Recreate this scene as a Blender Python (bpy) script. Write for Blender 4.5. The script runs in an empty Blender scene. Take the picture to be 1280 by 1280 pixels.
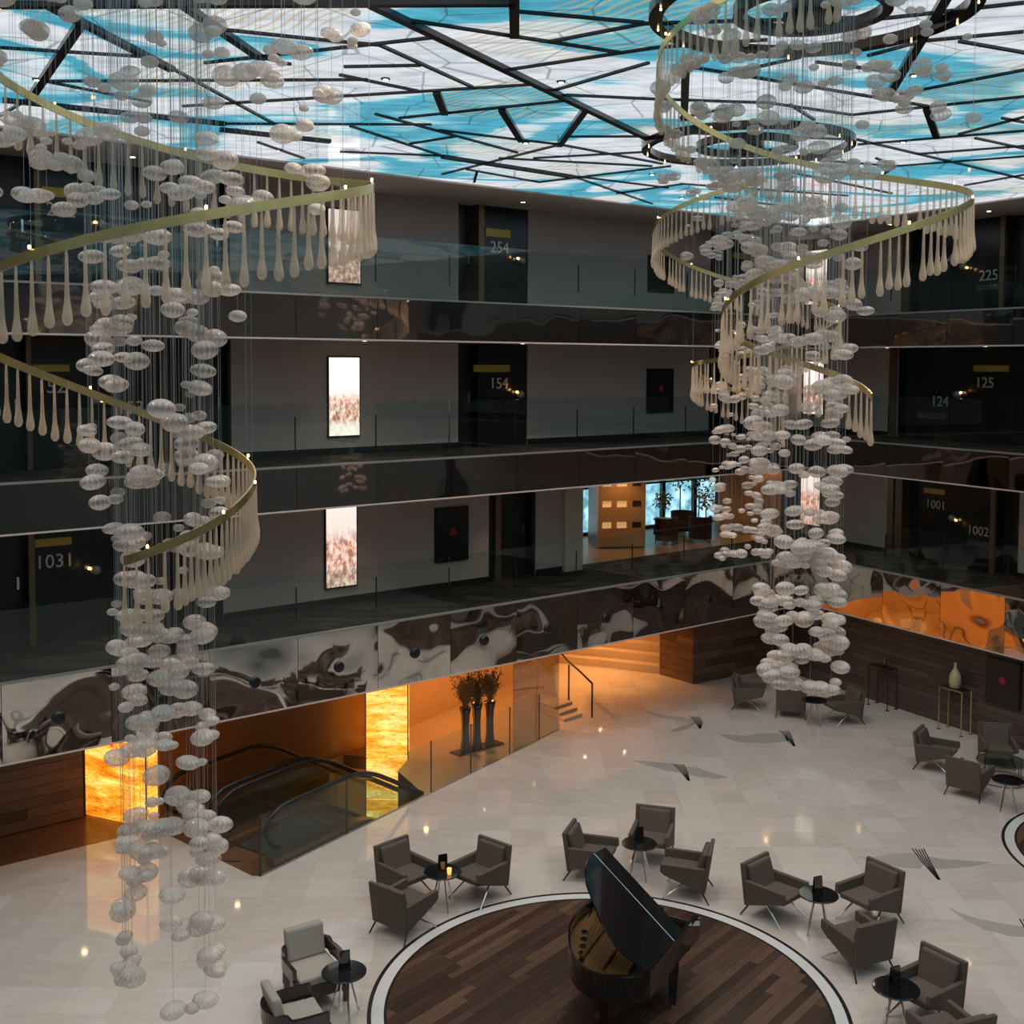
import bpy, math, random
from mathutils import Matrix, Vector
random.seed(7)
S = bpy.context.scene
COL = S.collection
R = math.radians
# ------------------------------------------------------------------ camera
CAM_H = 8.4
_p, _r = 0.0536, -0.0043
_F = Vector((0, math.cos(_p), -math.sin(_p))); _X = Vector((1, 0, 0)); _D = Vector((0, -math.sin(_p), -math.cos(_p)))
_RT = _X * math.cos(_r) + _D * math.sin(_r); _DN = _X * -math.sin(_r) + _D * math.cos(_r)
cd = bpy.data.cameras.new('camera'); cam = bpy.data.objects.new('camera', cd); COL.objects.link(cam)
m = Matrix((( _RT.x, -_DN.x, -_F.x, 0), (_RT.y, -_DN.y, -_F.y, 0), (_RT.z, -_DN.z, -_F.z, CAM_H), (0, 0, 0, 1)))
cam.matrix_world = m
cd.sensor_width = 36; cd.lens = 36 * 1428.88 / 1280; cd.shift_y = -(640 - 530.67) / 1280; cd.clip_end = 200; cd.clip_start = .1
S.camera = cam
# ------------------------------------------------------------------ world, exposure
w = bpy.data.worlds.new('world'); S.world = w; w.use_nodes = True
w.node_tree.nodes['Background'].inputs[0].default_value = (.55, .6, .65, 1); w.node_tree.nodes['Background'].inputs[1].default_value = .03
S.view_settings.view_transform = 'Standard'; S.view_settings.look = 'None'; S.view_settings.exposure = 0.0; S.view_settings.gamma = 1.0
S.view_settings.use_curve_mapping = False
S.cycles.transparent_max_bounces = 32; S.cycles.max_bounces = 8; S.cycles.glossy_bounces = 5
S.cycles.sample_clamp_indirect = 4.0
CEIL_STRENGTH = 1.0; SPOT_W = 300
# ------------------------------------------------------------------ frames of the two gallery walls
CX, CY = 7.6963, 29.5964
AL, AR = .6649, -1.0509
L1, L2, L3, ZC = 3.42, 6.52, 9.62, 11.95
L1B, L2B, L3B = L1 - 1.255, L2 - .782, L3 - .782
def FL(s, n):
    return (CX - s * math.cos(AL) - n * math.sin(AL), CY - s * math.sin(AL) + n * math.cos(AL))
def FR(s, n):
    return (CX + s * math.cos(AR) - n * math.sin(AR), CY + s * math.sin(AR) + n * math.cos(AR))
ROTL, ROTR = AL, AR            # yaw of the walls
def corner(nl, nr):
    # crossing of the two lines offset by nl / nr
    a = FL(0, nl); b = FR(0, nr)
    d1 = (math.cos(AL), math.sin(AL)); d2 = (math.cos(AR), math.sin(AR))
    det = d1[0] * -d2[1] + d2[0] * d1[1]
    rx, ry = b[0] - a[0], b[1] - a[1]
    t = (rx * -d2[1] + d2[0] * ry) / det
    return (a[0] + d1[0] * t, a[1] + d1[1] * t)
# ------------------------------------------------------------------ materials
MATS = {}
def nodes(name):
    m = bpy.data.materials.new(name); m.use_nodes = True; MATS[name] = m
    nt = m.node_tree; return m, nt, nt.nodes['Principled BSDF'], nt.nodes['Material Output']
def N(nt, t, **kw):
    n = nt.nodes.new(t)
    for k, v in kw.items():
        if k in n.inputs: n.inputs[k].default_value = v
        else: setattr(n, k, v)
    return n
def ramp(nt, stops, interp='LINEAR'):
    n = nt.nodes.new('ShaderNodeValToRGB'); e = n.color_ramp.elements; n.color_ramp.interpolation = interp
    while len(e) < len(stops): e.new(.5)
    for i, (p, c) in enumerate(stops): e[i].position = p; e[i].color = (*c, 1)
    return n
def plain(name, col, rough=.5, metal=0, spec=.5, noise=.0, nscale=8, coat=0, bump=0, stretch=None, emit=None, es=0):
    m, nt, b, o = nodes(name)
    b.inputs['Base Color'].default_value = (*col, 1); b.inputs['Roughness'].default_value = rough
    b.inputs['Metallic'].default_value = metal; b.inputs['Specular IOR Level'].default_value = spec; b.inputs['Coat Weight'].default_value = coat
    b.inputs['Coat Roughness'].default_value = .03
    if noise or bump:
        tc = N(nt, 'ShaderNodeTexCoord'); mp = N(nt, 'ShaderNodeMapping')
        if stretch: mp.inputs['Scale'].default_value = stretch
        nt.links.new(tc.outputs['Object'], mp.inputs[0])
        nz = N(nt, 'ShaderNodeTexNoise', Scale=nscale, Detail=5.0, Roughness=.6); nt.links.new(mp.outputs[0], nz.inputs['Vector'])
        if noise:
            oi = N(nt, 'ShaderNodeObjectInfo')
            ad = N(nt, 'ShaderNodeMath', operation='MULTIPLY_ADD'); ad.inputs[1].default_value = .5; nt.links.new(oi.outputs['Random'], ad.inputs[0]); 
            sc = N(nt, 'ShaderNodeMath', operation='MULTIPLY'); sc.inputs[1].default_value = .75; nt.links.new(nz.outputs[0], sc.inputs[0]); nt.links.new(sc.outputs[0], ad.inputs[2])
            rp = ramp(nt, [(.2, tuple(c * (1 - noise) for c in col)), (.85, tuple(min(1, c * (1 + noise)) for c in col))])
            nt.links.new(ad.outputs[0], rp.inputs[0]); nt.links.new(rp.outputs[0], b.inputs['Base Color'])
        if bump:
            bp = N(nt, 'ShaderNodeBump', Strength=bump, Distance=.01); nt.links.new(nz.outputs[0], bp.inputs['Height']); nt.links.new(bp.outputs[0], b.inputs['Normal'])
    if emit: b.inputs['Emission Color'].default_value = (*emit, 1); b.inputs['Emission Strength'].default_value = es
    return m
plain('stone_tile', (.66, .60, .53), .14, noise=.13, nscale=3.0, spec=.8, coat=.6, stretch=(1, 2.2, 1))
plain('stone_joint', (.5, .455, .41), .4)
plain('white_ring', (.72, .72, .71), .2, coat=.4)
plain('black_ring', (.02, .02, .022), .2)
plain('plank_wood', (.115, .055, .032), .32, noise=.55, nscale=5, stretch=(2, 14, 2), spec=.5)
plain('wall_plank', (.070, .050, .042), .42, noise=.4, nscale=4, stretch=(1, 1, 9))
plain('warm_plank', (.13, .072, .04), .4, noise=.75, nscale=3, stretch=(1, 1, 9))
plain('hall_floor', (.13, .065, .035), .25, noise=.25, nscale=3)
plain('wall_grey', (.47, .365, .335), .75, noise=.04, nscale=2)
plain('wall_dark', (.05, .045, .042), .6)
plain('wall_far', (.26, .245, .23), .7)
plain('soffit', (.62, .50, .45), .7)
plain('baseboard', (.012, .012, .014), .4)
plain('black_panel', (.012, .011, .012), .22)
plain('door_leaf', (.02, .016, .015), .3, noise=.3, nscale=3, stretch=(6, 6, 1))
plain('bronze', (.22, .14, .085), .35, metal=.6)
plain('gold_plate', (.55, .36, .06), .35, metal=.35)
plain('number_metal', (.62, .58, .55), .35, metal=.4, emit=(.8, .75, .7), es=.0)
plain('chrome', (.72, .72, .72), .12, metal=1)
plain('dark_steel', (.08, .07, .065), .25, metal=.9)
plain('brass', (.66, .5, .22), .24, metal=.95, noise=.25, nscale=6)
plain('ring_bronze', (.045, .032, .024), .18, metal=.7)
plain('fabric_taupe', (.100, .076, .060), .85, noise=.1, nscale=60, bump=.15)
plain('fabric_cushion', (.106, .081, .066), .85, noise=.08, nscale=60, bump=.15)
plain('fabric_linen', (.36, .33, .29), .85, noise=.1, nscale=60, bump=.15)
plain('dark_wood', (.016, .010, .009), .16, coat=.5)
plain('black_gloss', (.006, .006, .007), .06, coat=1)
plain('black_matte', (.008, .008, .01), .35)
plain('table_black', (.006, .006, .008), .12, coat=.7)
plain('gold_iron', (.24, .135, .05), .3, metal=.7, noise=.15, nscale=10)
plain('red_felt', (.12, .02, .015), .8)
plain('piano_inner', (.16, .055, .03), .25)
plain('ivory', (.75, .72, .65), .3)
plain('travertine', (.52, .43, .33), .55, noise=.2, nscale=2.5, stretch=(1, 1, 14))
plain('orange_wall', (.5, .3, .14), .5, noise=.12, nscale=2)
plain('hall_stone', (.36, .235, .14), .3, noise=.12, nscale=3)
plain('step_stone', (.55, .42, .3), .4, noise=.1, nscale=4)
plain('mosaic', (.2, .085, .03), .35, noise=.5, nscale=45, bump=.3)
plain('green_leaf', (.06, .12, .03), .6, noise=.4, nscale=3)
plain('yellow_leaf', (.30, .24, .05), .6, noise=.3, nscale=3)
plain('dry_branch', (.26, .16, .075), .8, noise=.3, nscale=12)
plain('terracotta', (.32, .26, .2), .6)
plain('white_pot', (.6, .58, .53), .4)
plain('vase_glass', (.05, .03, .02), .08, coat=1)
plain('vase_cream', (.5, .42, .26), .35, noise=.15, nscale=12)
plain('lounge_fabric', (.06, .025, .018), .8)
plain('lounge_floor', (.4, .25, .12), .35, noise=.2, nscale=3)
plain('rubber', (.01, .01, .01), .4)
plain('steel_step', (.2, .19, .18), .3, metal=.8)
plain('inlay_grey', (.46, .44, .41), .22, noise=.2, nscale=14, stretch=(1, 6, 1), spec=.8, coat=.5)
plain('inlay_dark', (.035, .035, .035), .25)
plain('beam_black', (.012, .013, .016), .3)
plain('flower_red', (.35, .015, .03), .6)
plain('lamp_disc', (.35, .33, .31), .4, metal=.5)
plain('lamp_warm', (1, .6, .25), .4, emit=(1, .52, .16), es=9)
plain('lamp_white', (1, .9, .75), .4, emit=(1, .78, .5), es=14)
plain('lamp_tiny', (1, .8, .5), .4, emit=(1, .66, .32), es=7)
plain('niche_glow', (.8, .6, .35), .5, emit=(1, .55, .2), es=.45)
plain('sign_red', (.8, .02, .02), .4, emit=(1, .05, .03), es=1.2)
plain('cable_steel', (.5, .48, .46), .4, metal=.6)
plain('marble_dark', (.045, .047, .042), .3, noise=.6, nscale=2.2, stretch=(1.4, 1, 1))
plain('candle_glass', (.6, .25, .08), .2, emit=(1, .45, .12), es=1.5)

def carpet():
    m, nt, b, o = nodes('carpet')
    tc = N(nt, 'ShaderNodeTexCoord'); mp = N(nt, 'ShaderNodeMapping'); mp.inputs['Rotation'].default_value = (0, 0, -AL); mp.inputs['Scale'].default_value = (.5, 1.6, 1)
    nt.links.new(tc.outputs['Object'], mp.inputs[0])
    nz = N(nt, 'ShaderNodeTexNoise', Scale=1.6, Detail=6.0, Roughness=.65, Distortion=.8); nt.links.new(mp.outputs[0], nz.inputs['Vector'])
    rp = ramp(nt, [(.38, (.006, .008, .007)), (.49, (.020, .018, .014)), (.57, (.06, .045, .033)), (.66, (.05, .016, .014)), (.74, (.09, .075, .055))])
    nt.links.new(nz.outputs[0], rp.inputs[0]); nt.links.new(rp.outputs[0], b.inputs['Base Color']); b.inputs['Roughness'].default_value = .85; b.inputs['Specular IOR Level'].default_value = .2
carpet()
def mirror(name, col, rough, bump, scale, dist):
    m, nt, b, o = nodes(name)
    b.inputs['Base Color'].default_value = (*col, 1); b.inputs['Metallic'].default_value = 1; b.inputs['Roughness'].default_value = rough
    tc = N(nt, 'ShaderNodeTexCoord'); mp = N(nt, 'ShaderNodeMapping')
    oi = N(nt, 'ShaderNodeObjectInfo'); mu = N(nt, 'ShaderNodeMath', operation='MULTIPLY'); mu.inputs[1].default_value = 37; nt.links.new(oi.outputs['Random'], mu.inputs[0])
    cb = N(nt, 'ShaderNodeCombineXYZ'); nt.links.new(mu.outputs[0], cb.inputs[0]); nt.links.new(mu.outputs[0], cb.inputs[2])
    nt.links.new(tc.outputs['Object'], mp.inputs[0]); nt.links.new(cb.outputs[0], mp.inputs['Location'])
    nz = N(nt, 'ShaderNodeTexNoise', Scale=scale, Detail=1.3, Roughness=.35); nt.links.new(mp.outputs[0], nz.inputs['Vector'])
    bp = N(nt, 'ShaderNodeBump', Strength=bump, Distance=dist); nt.links.new(nz.outputs[0], bp.inputs['Height']); nt.links.new(bp.outputs[0], b.inputs['Normal'])
mirror('mirror_wavy', (.66, .62, .57), .04, 1.0, .62, .17)
mirror('mirror_dark', (.36, .30, .275), .035, 1.0, .7, .03)
def glass(name, tint, refl, rough=0.0):
    m, nt, b, o = nodes(name); nt.nodes.remove(b)
    t = N(nt, 'ShaderNodeBsdfTransparent'); t.inputs[0].default_value = (*tint, 1)
    g = N(nt, 'ShaderNodeBsdfGlossy'); g.inputs['Roughness'].default_value = rough; g.inputs['Color'].default_value = (.9, 1, .98, 1)
    fr = N(nt, 'ShaderNodeFresnel', IOR=1.5); mu = N(nt, 'ShaderNodeMath', operation='MULTIPLY'); mu.inputs[1].default_value = refl; nt.links.new(fr.outputs[0], mu.inputs[0])
    ge = N(nt, 'ShaderNodeNewGeometry'); iv = N(nt, 'ShaderNodeMath', operation='SUBTRACT'); iv.inputs[0].default_value = 1; nt.links.new(ge.outputs['Backfacing'], iv.inputs[1])
    m0 = N(nt, 'ShaderNodeMath', operation='MULTIPLY'); nt.links.new(mu.outputs[0], m0.inputs[0]); nt.links.new(iv.outputs[0], m0.inputs[1]); mu = m0; mu.use_clamp = True
    mx = N(nt, 'ShaderNodeMixShader'); nt.links.new(mu.outputs[0], mx.inputs[0]); nt.links.new(t.outputs[0], mx.inputs[1]); nt.links.new(g.outputs[0], mx.inputs[2])
    nt.links.new(mx.outputs[0], o.inputs[0])
glass('glass_rail', (.86, .94, .93), 1.5)
glass('glass_fence', (.90, .94, .93), .8)
glass('glass_partition', (.72, .74, .73), 3.0)
glass('glass_table', (.6, .66, .62), 1.2)
glass('window_glass', (.92, .97, 1), .8)
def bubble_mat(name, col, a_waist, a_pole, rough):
    """milky blown glass: opaquer poles and a clearer waist stand in for refraction, ribs round the waist"""
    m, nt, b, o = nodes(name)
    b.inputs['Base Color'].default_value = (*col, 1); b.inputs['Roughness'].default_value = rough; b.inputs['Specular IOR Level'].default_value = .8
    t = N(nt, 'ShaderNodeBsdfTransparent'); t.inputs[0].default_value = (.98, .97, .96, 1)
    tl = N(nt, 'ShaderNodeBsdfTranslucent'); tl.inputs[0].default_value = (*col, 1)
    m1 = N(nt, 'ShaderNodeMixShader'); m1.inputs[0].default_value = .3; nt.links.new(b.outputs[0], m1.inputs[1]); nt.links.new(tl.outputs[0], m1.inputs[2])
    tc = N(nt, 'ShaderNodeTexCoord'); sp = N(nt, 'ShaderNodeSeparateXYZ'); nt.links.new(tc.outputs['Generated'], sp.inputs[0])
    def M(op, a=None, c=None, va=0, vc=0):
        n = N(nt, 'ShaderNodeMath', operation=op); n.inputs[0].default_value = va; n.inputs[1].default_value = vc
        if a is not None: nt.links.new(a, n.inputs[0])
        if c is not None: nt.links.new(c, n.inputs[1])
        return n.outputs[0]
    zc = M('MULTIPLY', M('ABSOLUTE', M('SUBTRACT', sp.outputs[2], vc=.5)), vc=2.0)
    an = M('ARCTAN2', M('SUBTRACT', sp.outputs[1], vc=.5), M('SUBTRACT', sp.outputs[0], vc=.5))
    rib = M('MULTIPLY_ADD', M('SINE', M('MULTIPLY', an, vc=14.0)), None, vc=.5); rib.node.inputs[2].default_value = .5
    mr = N(nt, 'ShaderNodeMapRange'); mr.interpolation_type = 'SMOOTHSTEP'; mr.inputs[1].default_value = .05; mr.inputs[2].default_value = .6; mr.inputs[3].default_value = a_waist; mr.inputs[4].default_value = a_pole; nt.links.new(zc, mr.inputs[0])  # bright poles and dark waist of refracting glass, imitated by opacity
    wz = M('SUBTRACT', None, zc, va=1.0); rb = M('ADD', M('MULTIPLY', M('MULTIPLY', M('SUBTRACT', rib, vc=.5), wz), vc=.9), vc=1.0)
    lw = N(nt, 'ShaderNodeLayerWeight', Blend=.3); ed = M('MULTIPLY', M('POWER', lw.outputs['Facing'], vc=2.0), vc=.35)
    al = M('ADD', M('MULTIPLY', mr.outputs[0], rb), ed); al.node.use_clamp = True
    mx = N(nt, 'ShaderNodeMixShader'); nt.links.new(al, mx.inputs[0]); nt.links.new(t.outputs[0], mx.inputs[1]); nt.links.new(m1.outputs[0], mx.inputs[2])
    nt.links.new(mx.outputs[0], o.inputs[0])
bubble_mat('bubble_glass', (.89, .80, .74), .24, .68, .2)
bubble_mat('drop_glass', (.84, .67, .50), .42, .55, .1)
def onyx():
    m, nt, b, o = nodes('onyx_lit')
    tc = N(nt, 'ShaderNodeTexCoord'); mp = N(nt, 'ShaderNodeMapping'); mp.inputs['Scale'].default_value = (1, 1, 4.5); nt.links.new(tc.outputs['Object'], mp.inputs[0])
    nz = N(nt, 'ShaderNodeTexNoise', Scale=.9, Detail=5.0, Roughness=.6, Distortion=.35); nt.links.new(mp.outputs[0], nz.inputs['Vector'])
    rp = ramp(nt, [(.28, (.42, .09, .004)), (.40, (.85, .26, .014)), (.52, (1, .47, .05)), (.66, (1, .78, .24)), (.8, (.95, .36, .03))]); nt.links.new(nz.outputs[0], rp.inputs[0])
    wv = N(nt, 'ShaderNodeTexNoise', Scale=1.5, Detail=6.0, Roughness=.62, Distortion=.5); mp2 = N(nt, 'ShaderNodeMapping'); mp2.inputs['Scale'].default_value = (.8, .8, 6.0); nt.links.new(tc.outputs['Object'], mp2.inputs[0]); nt.links.new(mp2.outputs[0], wv.inputs['Vector'])
    r2 = ramp(nt, [(.40, (1, 1, 1)), (.425, (.5, .26, .1)), (.45, (1, 1, 1)), (.50, (1, 1, 1)), (.515, (.35, .16, .06)), (.53, (1, 1, 1)), (.6, (.9, .8, .6)), (.62, (.55, .3, .12)), (.64, (1, 1, 1))]); nt.links.new(wv.outputs[0], r2.inputs[0])
    mx = N(nt, 'ShaderNodeMix', data_type='RGBA', blend_type='MULTIPLY'); mx.inputs[0].default_value = 1
    nt.links.new(rp.outputs[0], mx.inputs[6]); nt.links.new(r2.outputs[0], mx.inputs[7])
    nt.links.new(mx.outputs[2], b.inputs['Emission Color']); b.inputs['Emission Strength'].default_value = 1.4
    nt.links.new(mx.outputs[2], b.inputs['Base Color']); b.inputs['Roughness'].default_value = .2
onyx()
def stained():
    m, nt, b, o = nodes('stained_glass')
    g = N(nt, 'ShaderNodeNewGeometry'); mp = N(nt, 'ShaderNodeMapping'); mp.inputs['Scale'].default_value = (.21, .30, .3); mp.inputs['Rotation'].default_value = (0, 0, .35)
    nt.links.new(g.outputs['Position'], mp.inputs[0])
    n1 = N(nt, 'ShaderNodeTexNoise', Scale=1.0, Detail=1.0, Roughness=.35, Distortion=1.3); nt.links.new(mp.outputs[0], n1.inputs['Vector'])
    r1 = ramp(nt, [(.47, (.76, .80, .84)), (.505, (.55, .75, .81)), (.52, (.10, .47, .61)), (.60, (.07, .40, .55)), (.64, (.30, .66, .75)), (.67, (.77, .81, .85))]); 
    nb = N(nt, 'ShaderNodeTexNoise', Scale=1.6, Detail=5.0, Roughness=.7, Distortion=.6); mb_ = N(nt, 'ShaderNodeMapping'); mb_.inputs['Rotation'].default_value = (0, 0, .5); mb_.inputs['Scale'].default_value = (.35, 2.4, 1); nt.links.new(g.outputs['Position'], mb_.inputs[0]); nt.links.new(mb_.outputs[0], nb.inputs['Vector'])
    fa = N(nt, 'ShaderNodeMath', operation='MULTIPLY_ADD'); fa.inputs[1].default_value = .16; nt.links.new(nb.outputs[0], fa.inputs[0]); sb = N(nt, 'ShaderNodeMath', operation='SUBTRACT'); sb.inputs[1].default_value = .08; nt.links.new(n1.outputs[0], sb.inputs[0]); nt.links.new(sb.outputs[0], fa.inputs[2]); nt.links.new(fa.outputs[0], r1.inputs[0])
    # fine grain
    n2 = N(nt, 'ShaderNodeTexNoise', Scale=3.0, Detail=4.0, Distortion=1.0); mp2 = N(nt, 'ShaderNodeMapping'); mp2.inputs['Scale'].default_value = (.5, 1.2, 1); nt.links.new(g.outputs['Position'], mp2.inputs[0]); nt.links.new(mp2.outputs[0], n2.inputs['Vector'])
    r2 = ramp(nt, [(.3, (.66, .68, .71)), (.62, (1, 1, 1))]); nt.links.new(n2.outputs[0], r2.inputs[0])
    mx = N(nt, 'ShaderNodeMix', data_type='RGBA', blend_type='MULTIPLY'); mx.inputs[0].default_value = 1; nt.links.new(r1.outputs[0], mx.inputs[6]); nt.links.new(r2.outputs[0], mx.inputs[7])
    # golden feather streaks
    wv = N(nt, 'ShaderNodeTexWave', Scale=3.2, Distortion=18.0, Detail=1.5); wv.bands_direction = 'DIAGONAL'; wv.inputs['Detail Scale'].default_value = .22; nt.links.new(g.outputs['Position'], wv.inputs['Vector'])
    rw = ramp(nt, [(.6, (0, 0, 0)), (.85, (1, 1, 1))]); nt.links.new(wv.outputs['Fac'], rw.inputs[0])
    n3 = N(nt, 'ShaderNodeTexNoise', Scale=.55, Detail=0.0); mp3 = N(nt, 'ShaderNodeMapping'); mp3.inputs['Location'].default_value = (11.3, 4.2, 0); mp3.inputs['Scale'].default_value = (.8, 1.1, 1); nt.links.new(g.outputs['Position'], mp3.inputs[0]); nt.links.new(mp3.outputs[0], n3.inputs['Vector'])
    r3 = ramp(nt, [(.57, (0, 0, 0)), (.63, (1, 1, 1))]); nt.links.new(n3.outputs[0], r3.inputs[0])
    mk = N(nt, 'ShaderNodeMath', operation='MULTIPLY'); nt.links.new(rw.outputs[0], mk.inputs[0]); nt.links.new(r3.outputs[0], mk.inputs[1])
    mk2 = N(nt, 'ShaderNodeMath', operation='MULTIPLY'); mk2.inputs[1].default_value = .55; nt.links.new(mk.outputs[0], mk2.inputs[0])
    m2 = N(nt, 'ShaderNodeMix', data_type='RGBA'); nt.links.new(mk2.outputs[0], m2.inputs[0]); nt.links.new(mx.outputs[2], m2.inputs[6]); m2.inputs[7].default_value = (.52, .40, .14, 1)
    # thin lead lines
    vo = N(nt, 'ShaderNodeTexVoronoi', feature='DISTANCE_TO_EDGE', Scale=.85); nt.links.new(g.outputs['Position'], vo.inputs['Vector'])
    rv = ramp(nt, [(.006, (.5, .52, .54)), (.016, (1, 1, 1))]); nt.links.new(vo.outputs[0], rv.inputs[0])
    m3 = N(nt, 'ShaderNodeMix', data_type='RGBA', blend_type='MULTIPLY'); m3.inputs[0].default_value = 1; nt.links.new(m2.outputs[2], m3.inputs[6]); nt.links.new(rv.outputs[0], m3.inputs[7])
    b.inputs['Base Color'].default_value = (.05, .06, .07, 1); b.inputs['Roughness'].default_value = .04; b.inputs['Specular IOR Level'].default_value = .6
    nt.links.new(m3.outputs[2], b.inputs['Emission Color']); b.inputs['Emission Strength'].default_value = CEIL_STRENGTH
stained()
def print_mat(name, seed, style, es):
    # backlit sepia photograph: pale sky, dark building texture below
    m, nt, b, o = nodes(name)
    tc = N(nt, 'ShaderNodeTexCoord'); sp = N(nt, 'ShaderNodeSeparateXYZ'); nt.links.new(tc.outputs['Generated'], sp.inputs[0])
    mp = N(nt, 'ShaderNodeMapping'); mp.inputs['Location'].default_value = (seed, seed * 2.1, 0); mp.inputs['Scale'].default_value = (7, 7, 14) if style else (5, 5, 10); nt.links.new(tc.outputs['Generated'], mp.inputs[0])
    nz = N(nt, 'ShaderNodeTexNoise', Scale=.8, Detail=5.0, Roughness=.7); nt.links.new(mp.outputs[0], nz.inputs['Vector'])
    rp = ramp(nt, [(.40, (.28, .07, .04)), (.52, (.85, .42, .30)), (.62, (1, .82, .72))]); nt.links.new(nz.outputs[0], rp.inputs[0])
    ht = ramp(nt, [(.0, (.25, .25, .25)), (.12, (.25, .25, .25)), (.2, (1, 1, 1)), (.45, (.9, .9, .9)), (.60, (.0, .0, .0))] if style == 1 else [(.0, (.9, .9, .9)), (.55, (.9, .9, .9)), (.72, (.15, .15, .15)), (.95, (0, 0, 0))])
    nt.links.new(sp.outputs[2], ht.inputs[0])
    mx = N(nt, 'ShaderNodeMix', data_type='RGBA'); nt.links.new(ht.outputs[0], mx.inputs[0]); mx.inputs[6].default_value = (1, .88, .80, 1); nt.links.new(rp.outputs[0], mx.inputs[7])
    nt.links.new(mx.outputs[2], b.inputs['Emission Color']); b.inputs['Emission Strength'].default_value = es
    b.inputs['Base Color'].default_value = (.3, .25, .22, 1)
print_mat('print_port', 1.3, 1, 1.35); print_mat('print_tower', 5.1, 2, 1.0); print_mat('print_square', 9.4, 2, .75)
print_mat('print_r1', 3.2, 2, .95); print_mat('print_r2', 6.6, 1, 1.25); print_mat('print_r3', 8.8, 1, 1.0)
def outdoor():
    m, nt, b, o = nodes('daylight')
    tc = N(nt, 'ShaderNodeTexCoord'); nz = N(nt, 'ShaderNodeTexNoise', Scale=2.5, Detail=3.0); nt.links.new(tc.outputs['Object'], nz.inputs['Vector'])
    rp = ramp(nt, [(.38, (.10, .28, .36)), (.5, (.32, .62, .72)), (.6, (.62, .85, .92))]); nt.links.new(nz.outputs[0], rp.inputs[0])
    nt.links.new(rp.outputs[0], b.inputs['Emission Color']); b.inputs['Emission Strength'].default_value = 1.3
outdoor()
# ------------------------------------------------------------------ mesh helpers
class MB:
    def __init__(s): s.v = []; s.f = []; s.mi = []
    def add(s, v, f, mi=0):
        o = len(s.v); s.v += [tuple(p) for p in v]; s.f += [tuple(i + o for i in q) for q in f]; s.mi += [mi] * len(f); return s
    def prism(s, poly, z0, z1, mi=0, mtop=None, mbot=None):
        n = len(poly); a = sum(poly[i][0] * poly[(i + 1) % n][1] - poly[(i + 1) % n][0] * poly[i][1] for i in range(n))
        if a < 0: poly = poly[::-1]
        v = [(x, y, z0) for x, y in poly] + [(x, y, z1) for x, y in poly]
        s.add(v, [(i, (i + 1) % n, n + (i + 1) % n, n + i) for i in range(n)], mi)
        o = len(s.v) - 2 * n
        s.f.append(tuple(o + n + i for i in range(n))); s.mi.append(mi if mtop is None else mtop)
        s.f.append(tuple(o + i for i in reversed(range(n)))); s.mi.append(mi if mbot is None else mbot)
        return s
    def hexa(s, c, mi=0):   # 8 corners: bottom loop ccw, top loop ccw
        return s.add(c, [(3, 2, 1, 0), (4, 5, 6, 7), (0, 1, 5, 4), (1, 2, 6, 5), (2, 3, 7, 6), (3, 0, 4, 7)], mi)
    def box(s, x0, x1, y0, y1, z0, z1, mi=0):
        return s.hexa([(x0, y0, z0), (x1, y0, z0), (x1, y1, z0), (x0, y1, z0), (x0, y0, z1), (x1, y0, z1), (x1, y1, z1), (x0, y1, z1)], mi)
    def wbox(s, fr, s0, s1, n0, n1, z0, z1, mi=0):  # box in a wall frame
        q = [fr(s0, n0), fr(s1, n0), fr(s1, n1), fr(s0, n1)]
        return s.prism(q, z0, z1, mi)
    def lathe(s, prof, seg=16, c=(0, 0, 0), mi=0, cap=True):
        v = []; f = []; k = len(prof)
        for j in range(seg):
            a = 2 * math.pi * j / seg
            for r, z in prof: v.append((c[0] + r * math.cos(a), c[1] + r * math.sin(a), c[2] + z))
        for j in range(seg):
            j2 = (j + 1) % seg
            for i in range(k - 1): f.append((j * k + i, j2 * k + i, j2 * k + i + 1, j * k + i + 1))
        if cap:
            f.append(tuple(j * k for j in reversed(range(seg)))); f.append(tuple(j * k + k - 1 for j in range(seg)))
        return s.add(v, f, mi)
    def tube(s, path, r, seg=6, mi=0, cap=True):
        pts = [Vector(p) for p in path]; n = len(pts); rs = r if isinstance(r, (list, tuple)) else [r] * n
        v = []; f = []; up = Vector((0, 0, 1)); pu = None
        for i, p in enumerate(pts):
            t = (pts[min(i + 1, n - 1)] - pts[max(i - 1, 0)]).normalized()
            if pu is None:
                a = up if abs(t.dot(up)) < .9 else Vector((1, 0, 0)); pu = (a - t * a.dot(t)).normalized()
            else: pu = (pu - t * pu.dot(t)).normalized()
            q = t.cross(pu)
            for j in range(seg):
                a = 2 * math.pi * j / seg; v.append(p + (pu * math.cos(a) + q * math.sin(a)) * rs[i])
        for i in range(n - 1):
            for j in range(seg):
                j2 = (j + 1) % seg; f.append((i * seg + j, i * seg + j2, (i + 1) * seg + j2, (i + 1) * seg + j))
        if cap: f.append(tuple(reversed(range(seg)))); f.append(tuple((n - 1) * seg + j for j in range(seg)))
        return s.add(v, f, mi)
    def mesh(s, name, mats, smooth=False):
        me = bpy.data.meshes.new(name); me.from_pydata(s.v, [], s.f)
        for mt in (mats if isinstance(mats, (list, tuple)) else [mats]): me.materials.append(MATS[mt])
        if len(me.materials) > 1: me.polygons.foreach_set('material_index', s.mi)
        if smooth: me.polygons.foreach_set('use_smooth', [True] * len(me.polygons))
        me.update(); return me
def tag(o, label=None, cat=None, group=None, kind=None):
    if label: o['label'] = label
    if cat: o['category'] = cat
    if group: o['group'] = group
    if kind: o['kind'] = kind
    return o
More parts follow.
